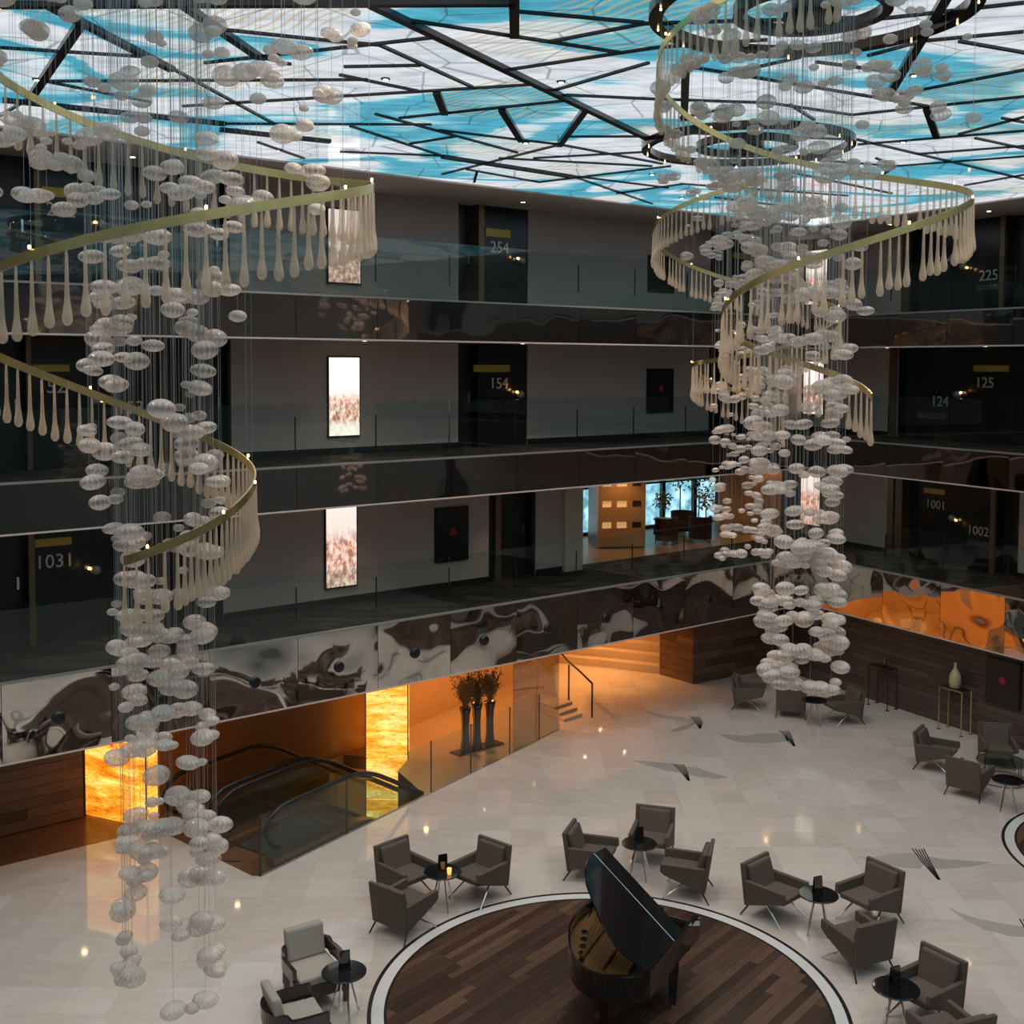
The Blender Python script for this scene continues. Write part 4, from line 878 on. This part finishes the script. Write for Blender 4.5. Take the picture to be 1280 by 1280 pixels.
x, y = FR(4.5, .28); b = MB(); b.lathe([(.1, 0), (.12, .02), (.135, .15), (.125, .3), (.07, .4), (.035, .46), (.03, .55), (.042, .58), (.03, .58)], 20, (x, y, 1.02)); single('cream_vase', b, 'vase_cream', 'cream bottle shaped vase on the slim brass stand', 'vase', smooth=True)
x, y = FR(2.4, .3); b = MB(); b.lathe([(.05, 0), (.07, .05), (.05, .13), (.02, .17), (.025, .2)], 14, (x, y, 1.02)); single('small_dark_vase', b, 'vase_glass', 'small dark vase on the farther slim stand', 'vase', smooth=True)
# ================================================================== FURNITURE
def armchair_proto():
    r = root('armchair', (0, 0, 0), '', 'armchair', 'taupe lounge armchairs round the black tables')
    # local: faces +y, back at y = -.33
    def side(sx):
        x0, x1 = (sx * .34, sx * .27) if sx > 0 else (sx * .34, sx * .27)
        lo, hi = min(x0, x1), max(x0, x1)
        pr = [(-.33, .20), (-.30, .17), (.30, .385), (.37, .44), (.36, .565), (-.36, .55)]
        b = MB(); n = len(pr); v = [(lo, y, z) for y, z in pr] + [(hi, y, z) for y, z in pr]
        b.add(v, [tuple(range(n)), tuple(n + i for i in reversed(range(n)))] + [(i, n + i, n + (i + 1) % n, (i + 1) % n) for i in range(n)]); return b
    for sx in (-1, 1): lpart('arm', side(sx), 'fabric_taupe', r, bevel=.012)
    b = MB(); b.hexa([(-.34, -.34, .17), (.34, -.34, .17), (.34, -.27, .17), (-.34, -.27, .17), (-.34, -.43, .79), (.34, -.43, .79), (.34, -.37, .79), (-.34, -.37, .79)]); lpart('backrest', b, 'fabric_taupe', r, bevel=.012)
    b = MB(); b.hexa([(-.262, -.285, .40), (.262, -.285, .40), (.262, -.17, .40), (-.262, -.17, .40), (-.266, -.372, .765), (.266, -.372, .765), (.266, -.29, .765), (-.266, -.29, .765)]); lpart('back_cushion', b, 'fabric_cushion', r, bevel=.025)
    b = MB(); b.hexa([(-.268, -.29, .19), (.268, -.29, .19), (.268, .335, .36), (-.268, .335, .36), (-.268, -.29, .415), (.268, -.29, .415), (.268, .345, .445), (-.268, .345, .445)]); lpart('seat_cushion', b, 'fabric_cushion', r, bevel=.02)
    for sx in (-1, 1):
        b = MB(); b.tube([(sx * .30, -.27, .2), (sx * .345, -.40, 0)], [.017, .012], 6); lpart('rear_leg', b, 'dark_steel', r)
        b = MB(); b.tube([(sx * .22, -.02, .27), (sx * .33, .34, 0)], [.017, .012], 6); lpart('front_leg', b, 'chrome', r)
    return r
AC = armchair_proto(); AC_used = [False]
def armchair(bx, by, face, label):
    """bx,by = middle of the back's top edge, face = heading in degrees"""
    o = AC if not AC_used[0] else copy_tree(AC); AC_used[0] = True
    a = R(face); o.location = (bx + .34 * math.cos(a), by + .34 * math.sin(a), 0); o.rotation_euler = (0, 0, a - math.pi / 2); o['label'] = label
armchair(-1.86, 17.82, -46, 'taupe armchair at the rear left of the table nearest the escalators')
armchair(-.28, 17.85, 230, 'taupe armchair at the rear right of the table nearest the escalators')
armchair(-1.76, 16.27, 53, 'taupe armchair with its back to the viewer left of the round stage')
armchair(1.03, 18.46, -19, 'taupe armchair facing right, directly behind the raised piano lid')
armchair(2.49, 19.28, -106, 'taupe armchair facing the viewer behind the table beyond the piano')
armchair(3.12, 17.68, 165, 'taupe armchair facing left, right of the table beyond the piano')
armchair(3.82, 17.24, -48, 'taupe armchair at the rear left of the table right of the stage')
armchair(5.69, 17.04, 215, 'taupe armchair at the rear right of the table right of the stage')
armchair(5.0, 15.29, 114, 'taupe armchair with its back to the viewer right of the stage')
armchair(5.6, 14.44, 215, 'taupe armchair beside the lowest black table at the lower right')
armchair(5.38, 12.98, 110, 'taupe armchair cut off by the bottom edge at the lower right')
armchair(5.52, 27.68, -18, 'dark armchair facing right, leftmost of the far group by the timber block')
armchair(6.64, 26.72, 73, 'dark armchair with its back to the viewer in the far group')
armchair(8.12, 26.6, 196, 'dark armchair facing left, rightmost of the far group')
armchair(8.61, 23.59, -36, 'dark armchair facing right before the timber wall with the stand')
armchair(8.78, 21.77, 46, 'dark armchair with its back to the viewer near the timber wall')
armchair(10.31, 23.94, -103, 'dark armchair facing the viewer against the timber wall')
def table_proto():
    r = root('side_table', (0, 0, 0), '', 'table', 'round black side tables')
    b = MB(); b.lathe([(0, .565), (.275, .565), (.29, .572), (.29, .582), (.28, .59), (0, .59)], 40); lpart('table_top', b, 'table_black', r)
    for k in range(4):
        a = k * math.pi / 2 + .5; c, s = math.cos(a), math.sin(a)
        b = MB(); b.tube([(c * .06, s * .06, .565), (c * .2, s * .2, 0)], .013, 6); lpart('leg', b, 'chrome', r)
    b = MB(); b.lathe([(0, .55), (.09, .55), (.09, .565), (0, .565)], 16); lpart('hub', b, 'dark_steel', r)
    return r
TP = table_proto(); TPu = [False]
def table(x, y, label):
    o = TP if not TPu[0] else copy_tree(TP); TPu[0] = True; o.location = (x, y, 0); o['label'] = label
def menu(x, y, rz, label):
    r = root('menu_stand', (x, y, .59), label, 'menu holder', 'black menu holders on the tables', rz=rz)
    b = MB(); b.box(-.075, .075, -.05, .05, 0, .015); lpart('base', b, 'black_matte', r)
    b = MB(); b.hexa([(-.07, -.035, .015), (.07, -.035, .015), (.07, -.025, .015), (-.07, -.025, .015), (-.07, -.012, .24), (.07, -.012, .24), (.07, -.002, .24), (-.07, -.002, .24)]); lpart('front_card', b, 'black_gloss', r)
    b = MB(); b.hexa([(-.07, .025, .015), (.07, .025, .015), (.07, .035, .015), (-.07, .035, .015), (-.07, .002, .24), (.07, .002, .24), (.07, .012, .24), (-.07, .012, .24)]); lpart('back_card', b, 'black_gloss', r)
for x, y, lb, mz in ((-1.04, 17.2, 'round black side table nearest the escalators, with a candle glass', 'black menu holder beside the candle glass'), (2.11, 18.27, 'round black side table beyond the piano lid', 'black menu holder on the table beyond the piano'), (4.56, 16.5, 'round black side table among three armchairs right of the stage', 'black menu holder on the table right of the stage'), (4.86, 13.97, 'lowest round black side table at the lower right', 'black menu holder on the lowest table at the lower right'), (7.08, 26.3, 'small round black side table in the far group of armchairs', None), (9.4, 21.2, 'round black side table near the timber wall behind an armchair back', None), (-2.13, 14.3, 'round black side table between the two dark wooden club chairs', 'black menu holder on the table between the club chairs')):
    table(x, y, lb)
    if mz: menu(x + .0, y + .05, .4, mz)
b = MB(); b.lathe([(.0, 0), (.03, 0), (.038, .09), (.033, .09), (.028, .012), (0, .01)], 14, (-.93, 17.1, .59)); single('candle_glass', b, 'candle_glass', 'small glowing amber candle glass on the black table', 'candle', smooth=True)
# glass table with hoop frame
gt = root('hoop_table', (9.95, 22.75, 0), 'low round glass table with a thin brown hoop frame by the timber wall', 'table')
b = MB(); b.lathe([(0, .40), (.47, .40), (.47, .412), (0, .412)], 40, (9.95, 22.75, 0)); part('glass_top', b, 'glass_table', gt)
for z in (.395, .03):
    b = MB(); pts = [(9.95 + .48 * math.cos(2 * math.pi * k / 40), 22.75 + .48 * math.sin(2 * math.pi * k / 40), z) for k in range(41)]; b.tube(pts, .012, 6); part('hoop', b, 'bronze', gt)
for k in range(4):
    a = k * math.pi / 2 + .3; x, y = 9.95 + .48 * math.cos(a), 22.75 + .48 * math.sin(a); b = MB(); b.tube([(x, y, .03), (x, y, .395)], .01, 6); part('leg', b, 'bronze', gt)
# ---- dark wooden club chairs
def club(x, y, face, label):
    r = root('club_chair', (x, y, 0), label, 'armchair', 'dark wood club chairs with linen cushions', rz=R(face) - math.pi / 2)
    # horseshoe rail: from front left arm round the back to the front right arm
    pts = []
    for k in range(25):
        a = R(-20 + 220 * k / 24 + 180); pts.append((.36 * math.cos(a), .36 * math.sin(a) * .95 - .02))
    pts = [(-.36, .32)] + [p for p in [( -.36 * math.cos(R(180 * k / 20)), -.02 - .36 * math.sin(R(180 * k / 20))) for k in range(21)]] + [(.36, .32)]
    n = len(pts); v = []; f = []
    for i, (px, py) in enumerate(pts):
        L = math.hypot(px, py + .02) or 1; nx, ny = (px / L, (py + .02) / L) if 0 < i < n - 1 else ((1 if px > 0 else -1), 0)
        zt = .60 + (.06 if py < -.15 else 0) ; zb = zt - .16
        for d, z in ((-.028, zb), (.028, zb), (.028, zt), (-.028, zt)): v.append((px + nx * d, py + ny * d, z))
    for i in range(n - 1):
        for j in range(4): f.append((i * 4 + j, i * 4 + (j + 1) % 4, (i + 1) * 4 + (j + 1) % 4, (i + 1) * 4 + j))
    f += [(0, 1, 2, 3), tuple((n - 1) * 4 + j for j in (3, 2, 1, 0))]
    b = MB(); b.add(v, f); lpart('horseshoe_rail', b, 'dark_wood', r)
    for sx in (-1, 1):
        b = MB(); b.hexa([(sx * .36 - .03, .26, 0), (sx * .36 + .03, .26, 0), (sx * .36 + .03, .33, 0), (sx * .36 - .03, .33, 0), (sx * .36 - .03, .22, .46), (sx * .36 + .03, .22, .46), (sx * .36 + .03, .34, .46), (sx * .36 - .03, .34, .46)]); lpart('front_leg', b, 'dark_wood', r)
        b = MB(); b.box(sx * .24 - .03, sx * .24 + .03, -.33, -.27, 0, .5); lpart('rear_leg', b, 'dark_wood', r)
    b = MB(); b.box(-.31, .31, -.26, .33, .16, .34); lpart('seat_base', b, 'fabric_taupe', r, bevel=.01)
    b = MB(); b.box(-.305, .305, -.25, .345, .345, .46); lpart('seat_cushion', b, 'fabric_linen', r, bevel=.03)
    b = MB(); b.hexa([(-.27, -.28, .46), (.27, -.28, .46), (.27, -.15, .46), (-.27, -.15, .46), (-.27, -.36, .86), (.27, -.36, .86), (.27, -.24, .86), (-.27, -.24, .86)]); lpart('back_cushion', b, 'fabric_linen', r, bevel=.035)
club(-2.62, 14.72, -58, 'dark wood club chair with pale linen cushions behind the lower left table')
club(-2.62, 13.52, 28, 'dark wood club chair cut off by the bottom edge at the lower left')
# ---- grand piano
PK = Vector((2.42, 14.85, 0)); PU = Vector((-.87, .49, 0)); PV = Vector((-.49, -.87, 0)); PD = Vector((-.685, .384, .616))
RIM = [(2.42, 14.85), (2.05, 14.19), (1.72, 13.60), (1.58, 13.50), (1.37, 13.48), (1.10, 13.54), (.92, 13.68), (.80, 13.92), (.76, 14.2), (.76, 14.5), (.80, 14.82), (.93, 15.17), (1.16, 15.54)]
RIM = RIM[:2] + smooth_nodes(RIM[2:], 44)
def inset(poly, k):
    c = (sum(p[0] for p in poly) / len(poly), sum(p[1] for p in poly) / len(poly)); return [(p[0] + (c[0] - p[0]) * k, p[1] + (c[1] - p[1]) * k) for p in poly]
pn = root('grand_piano', (1.6, 14.5, .004), 'black grand piano with raised lid standing on the round timber stage', 'piano')
b = MB(); b.prism(inset(RIM, .05), .66, .72); part('soundboard', b, 'piano_inner', pn)
b = MB(); outer = RIM; inner = inset(RIM, .06); n = len(RIM)
v = [(x, y, .64) for x, y in outer] + [(x, y, .98) for x, y in outer] + [(x, y, .98) for x, y in inner] + [(x, y, .64) for x, y in inner]
b.add(v, [q for i in range(n) for q in ((i, (i + 1) % n, n + (i + 1) % n, n + i), (n + i, n + (i + 1) % n, 2 * n + (i + 1) % n, 2 * n + i), (2 * n + i, 2 * n + (i + 1) % n, 3 * n + (i + 1) % n, 3 * n + i), (3 * n + i, 3 * n + (i + 1) % n, (i + 1) % n, i))]); part('rim', b, 'black_gloss', pn)
b = MB(); pl = inset(RIM, .07); b.prism(pl, .84, .86); ip = part('iron_plate', b, 'gold_iron', pn)
def pk(u, v, z): q = PK + PU * u + PV * v; return (q.x, q.y, z)
b = MB()
for k in range(20):
    u = .12 + k * .06; b.tube([pk(u, .25, .895), pk(u * .72 + .1, 1.45 - abs(u - .3) * .12, .895)], .004, 4)
part('strings', b, 'chrome', ip)
for (u0, v0, u1, v1) in ((.35, .3, .3, 1.45), (.7, .3, .62, 1.5), (1.05, .3, .95, 1.4)):
    a, c = Vector(pk(u0, v0, .885)), Vector(pk(u1, v1, .885)); b = MB(); b.tube([a, c], .025, 6); part('plate_strut', b, 'gold_iron', ip)
for k in range(5):
    q = pk(1.22 - .07 * k, .75 + k * .17, .86); b = MB(); b.lathe([(.045, 0), (.05, .004), (.05, .012), (.03, .012), (.03, 0)], 14, q); part('plate_hole', b, 'black_matte', ip)
# keyboard end
def kb(u0, u1, v0, v1, z0, z1): 
    return MB().prism([pk(u0, v0, 0)[:2], pk(u1, v0, 0)[:2], pk(u1, v1, 0)[:2], pk(u0, v1, 0)[:2]], z0, z1)
part('key_bed', kb(0, 1.45, -.32, .12, .62, .70), 'black_gloss', pn)
for u0 in (0, 1.37): part('cheek', kb(u0, u0 + .08, -.32, .12, .70, .92), 'black_gloss', pn)
part('fallboard', kb(.08, 1.37, -.02, .02, .70, .98), 'piano_inner', pn)
ky = part('white_keys', kb(.09, 1.36, -.24, -.03, .70, .735), 'ivory', pn)
b = MB()
for k in range(36):
    if k % 7 in (2, 6): continue
    u = .1 + (k + .75) * 1.25 / 36; q = kb(u, u + .014, -.15, -.03, .735, .748); b.add(q.v, q.f)
part('black_keys', b, 'black_matte', ky)
part('music_desk', kb(.35, 1.1, .12, .15, .98, 1.14), 'black_gloss', pn)
# legs
for (x, y) in ((1.18, 13.94), (2.12, 14.48), (1.2, 15.35)):
    b = MB(); b.hexa([(x - .04, y - .04, .07), (x + .04, y - .04, .07), (x + .04, y + .04, .07), (x - .04, y + .04, .07), (x - .075, y - .075, .64), (x + .075, y - .075, .64), (x + .075, y + .075, .64), (x - .075, y + .075, .64)]); lg = part('leg', b, 'black_gloss', pn)
    b = MB(); b.lathe([(0, .004), (.03, .004), (.035, .045), (.03, .08), (0, .08)], 10, (x, y, 0)); part('caster', b, 'brass', lg)
b = MB(); b.tube([pk(.55, -.05, .62), pk(.6, -.05, .1)], .018); b.tube([pk(.9, -.05, .62), pk(.85, -.05, .1)], .018); part('pedal_lyre', b, 'black_gloss', pn)
b = MB(); q = kb(.55, .9, -.12, 0, .05, .1); b.add(q.v, q.f); part('pedal_box', b, 'brass', pn)
# lid: hinge on the spine
def lidpt(u, v, off): 
    nrm = PD.cross(PV).normalized(); q = PK + PV * v + Vector((0, 0, 1.0)) + PD * u + nrm * off; return tuple(q)
LO = [(0, .66), (1.46, .66), (1.47, .8), (1.40, 1.0), (1.24, 1.24), (1.02, 1.40), (.78, 1.56), (.5, 1.66), (.3, 1.64), (.12, 1.56), (0, 1.46)]
n = len(LO); b = MB(); b.add([lidpt(u, v, 0) for u, v in LO] + [lidpt(u, v, .022) for u, v in LO], [tuple(reversed(range(n))), tuple(range(n, 2 * n))] + [(i, (i + 1) % n, n + (i + 1) % n, n + i) for i in range(n)]); lid = part('lid', b, 'black_gloss', pn)
LF = [(0, .36), (1.42, .36), (1.46, .655), (0, .655)]
n = 4; b = MB(); b.add([lidpt(u, v, 0) for u, v in LF] + [lidpt(u, v, .022) for u, v in LF], [tuple(reversed(range(n))), tuple(range(n, 2 * n))] + [(i, (i + 1) % n, n + (i + 1) % n, n + i) for i in range(n)]); part('front_flap', b, 'black_gloss', lid)
b = MB(); b.tube([lidpt(0, .657, .011), lidpt(1.46, .657, .011)], .0145, 6); part('hinge_strip', b, 'chrome', lid)
b = MB(); b.tube([pk(1.25, .55, .98), lidpt(1.1, .75, -.005)], .012, 6); part('lid_prop', b, 'black_gloss', pn)
# ================================================================== LOUNGE ON THE LOWEST GALLERY
b = MB(); b.prism([FL(6.04, 2.5), FL(-4.5, 2.5), FL(-4.5, 11), FL(6.04, 11)], L1 - .2, L1); single('floor_lounge', b, 'lounge_floor', 'warm timber floor of the lounge beyond the gallery', 'floor', kind='structure')
b = MB(); b.prism([FL(6.3, 2.0), FL(-6, 2.6), FL(-6, 11), FL(6.3, 11)], L2B - .02, L2B + .2); single('ceiling_lounge', b, 'soffit', 'low lounge ceiling', 'ceiling', kind='structure')
wall('wall_lounge_left', FL(6.04, 2.2), FL(6.04, 11), L1, L2B, -.2, 'travertine', 'stone side wall of the lounge')
wall('wall_lounge_right', FL(-1.0, 3.9), FL(-2.4, 2.75), L1, L2B, .2, 'orange_wall', 'orange lit wall at the right of the lounge')
# windows with daylight
for k in range(6):
    s1 = 4.8 - k * 1.4; r = root('window_%d' % (k + 1), (*FL(s1 - .7, 6.0), L1), 'tall lounge window pane number %s from the left showing pale daylight' % ['one', 'two', 'three', 'four', 'five', 'six'][k], 'window', kind='structure')
    b = MB(); b.wbox(FL, s1 - 1.33, s1 - .07, 6.0, 6.02, L1 + .1, L2B - .1); part('pane', b, 'window_glass', r)
    b = MB(); b.wbox(FL, s1 - 1.4, s1, 6.4, 6.42, L1, L2B); part('daylight', b, 'daylight', r)
    for a, c, z0, z1 in ((s1 - .07, s1, L1, L2B), (s1 - 1.4, s1 - 1.33, L1, L2B), (s1 - 1.33, s1 - .07, L1, L1 + .1), (s1 - 1.33, s1 - .07, L2B - .1, L2B), (s1 - 1.33, s1 - .07, L1 + 1.35, L1 + 1.41)):
        b = MB(); b.wbox(FL, a, c, 5.95, 6.07, z0, z1); part('frame', b, 'dark_steel', r)
# timber bar block with lit niches
bb = root('timber_bar_block', (2.95, 31.0, L1), 'freestanding timber block with small lit niches in the lounge', 'cabinet')
BP0, BP1 = (2.32, 30.52), (3.62, 30.72)
d = Vector((BP1[0] - BP0[0], BP1[1] - BP0[1], 0)); BLn = d.length; d.normalize(); nn = Vector((-d.y, d.x, 0))
def bq(a, c, n0, n1): return [(BP0[0] + d.x * s + nn.x * k, BP0[1] + d.y * s + nn.y * k) for s, k in ((a, n0), (c, n0), (c, n1), (a, n1))]
b = MB(); b.prism(bq(0, BLn, .06, 1.2), L1, L2B - .03); part('core', b, 'warm_plank', bb)
NZ = [(L1 + .55, L1 + .72), (L1 + 1.12, L1 + 1.29), (L1 + 1.68, L1 + 1.85)]
zz = [L1 + .05, *[z for q in NZ for z in q], L2B - .03]
for k in range(0, 8, 2):
    b = MB(); b.prism(bq(0, BLn, 0, .06), zz[k], zz[k + 1]); part('timber_panel', b, 'bar_timber' if 'bar_timber' in MATS else 'orange_wall', bb)
for z0, z1 in NZ:
    for a, c in ((0, .12), (.38, .52), (.80, .95), (1.2, BLn)):
        b = MB(); b.prism(bq(a, c, 0, .06), z0, z1); part('timber_panel', b, 'orange_wall', bb)
    for a, c in ((.12, .38), (.52, .8)):
        b = MB(); b.prism(bq(a, c, .045, .06), z0, z1); part('lit_niche', b, 'niche_glow', bb)
    for k in range(3):
        q = bq(.98 + .07 * k, 1.0, .03, .03)[0]; b = MB(); b.lathe([(.02, 0), (.022, .09), (.008, .12), (.008, .15)], 8, (q[0], q[1], z0)); part('bottle', b, 'vase_glass', bb)
def bush(x, y, z, pr, ph, fr_, mat, lab, seed, trunk=.25, lean=1.0):
    rnd = random.Random(seed); r = root('potted_plant', (x, y, z), lab, 'plant', 'potted plants in the lounge')
    b = MB(); b.lathe([(pr * .75, 0), (pr, ph), (pr * .9, ph), (pr * .85, ph - .04), (0, ph - .04)], 14, (x, y, z)); part('pot', b, 'terracotta', r)
    b = MB(); b.tube([(x, y, z + ph - .05), (x, y, z + ph + trunk)], .02, 5); part('stem', b, 'dry_branch', r)
    b = MB()
    for k in range(160):
        v = Vector((rnd.gauss(0, 1), rnd.gauss(0, 1), rnd.gauss(0, 1))).normalized() * fr_ * rnd.uniform(.4, 1); c = Vector((x, y, z + ph + trunk + fr_ * .7 * lean)) + Vector((v.x, v.y, v.z * lean))
        a = Vector((rnd.uniform(-1, 1), rnd.uniform(-1, 1), rnd.uniform(-.5, 1))).normalized() * .11; e = a.cross(Vector((rnd.random(), rnd.random(), rnd.random()))).normalized() * .03
        b.add([c, c + a * .5 + e, c + a, c + a * .5 - e], [(0, 1, 2, 3)])
    o = part('foliage', b, mat, r); o['kind'] = 'stuff'
bush(4.47, 33.7, L1, .2, .42, .3, 'yellow_leaf', 'yellowish bushy plant in a grey pot left of the lounge seats', 1, .3)
bush(5.7, 33.35, L1, .2, .4, .32, 'yellow_leaf', 'yellowish bushy plant behind the dark lounge chair', 2, .35)
bush(5.05, 34.1, L1, .22, .3, .42, 'green_leaf', 'tall dark green plant before the bright lounge windows', 3, 1.0, 1.3)
bush(5.7, 34.6, L1, .22, .3, .42, 'green_leaf', 'second tall green plant before the windows, behind the far chandelier', 4, .7, 1.3)
def tub(x, y, rz, lab):
    r = root('tub_chair', (x, y, L1), lab, 'armchair', 'dark lounge tub chairs', rz=rz)
    pts = [(.3 * math.cos(R(a)), .3 * math.sin(R(a))) for a in range(160, 381, 20)]; v = []; f = []; n = len(pts)
    for px, py in pts:
        for k, z in ((.82, .1), (1.08, .1), (1.12, .72), (.9, .72)): v.append((px * k, py * k, z))
    for i in range(n - 1):
        for j in range(4): f.append((i * 4 + j, i * 4 + (j + 1) % 4, (i + 1) * 4 + (j + 1) % 4, (i + 1) * 4 + j))
    f += [(0, 1, 2, 3), tuple((n - 1) * 4 + j for j in (3, 2, 1, 0))]; b = MB(); b.add(v, f); lpart('shell', b, 'lounge_fabric', r)
    b = MB(); b.box(-.25, .25, -.2, .28, .22, .42); lpart('seat', b, 'lounge_fabric', r, bevel=.02)
    for sx in (-1, 1):
        for sy in (-1, 1): b = MB(); b.tube([(sx * .18, sy * .18, .22), (sx * .22, sy * .22, 0)], .015); lpart('leg', b, 'dark_steel', r)
tub(5.3, 31.9, 0, 'dark lounge tub chair nearest the gallery glass'); tub(4.3, 31.55, .5, 'dark lounge tub chair left of the small white table'); tub(4.95, 32.95, 3.0, 'dark lounge tub chair facing the gallery'); tub(1.6, 30.9, 1.0, 'dark lounge tub chair between stone pier and timber block')
r = root('lounge_table', (4.4, 32.45, L1), 'small round white table among the lounge chairs', 'table')
b = MB(); b.lathe([(0, .53), (.36, .53), (.36, .56), (0, .56)], 24, (4.4, 32.45, L1)); part('table_top', b, 'white_pot', r)
b = MB(); b.lathe([(0, 0), (.2, 0), (.2, .02), (.03, .05), (.03, .53), (0, .53)], 12, (4.4, 32.45, L1)); part('pedestal', b, 'dark_steel', r)
for x, y, e, lb in ((3.0, 30.0, 45, 'warm lounge downlight before the timber block'), (5.5, 31.6, 40, 'warm lounge downlight above the tub chairs'), (7.6, 33.2, 60, 'warm lounge downlight by the orange wall'), (1.7, 30.6, 40, 'warm lounge downlight by the stone pier')):
    downlight(x, y, L2B - .02, e, lb, (1, .5, .18), 140)
# ---- small details on the fascias
b = MB(); b.lathe([(0, 0), (.02, .0), (.03, .02), (.02, .05), (0, .055)], 8, (*FL(18.1, -.02), L1B - .06)); single('alarm_beacon', b, 'sign_red', 'tiny red alarm light under the rippled mirror fascia', 'alarm')
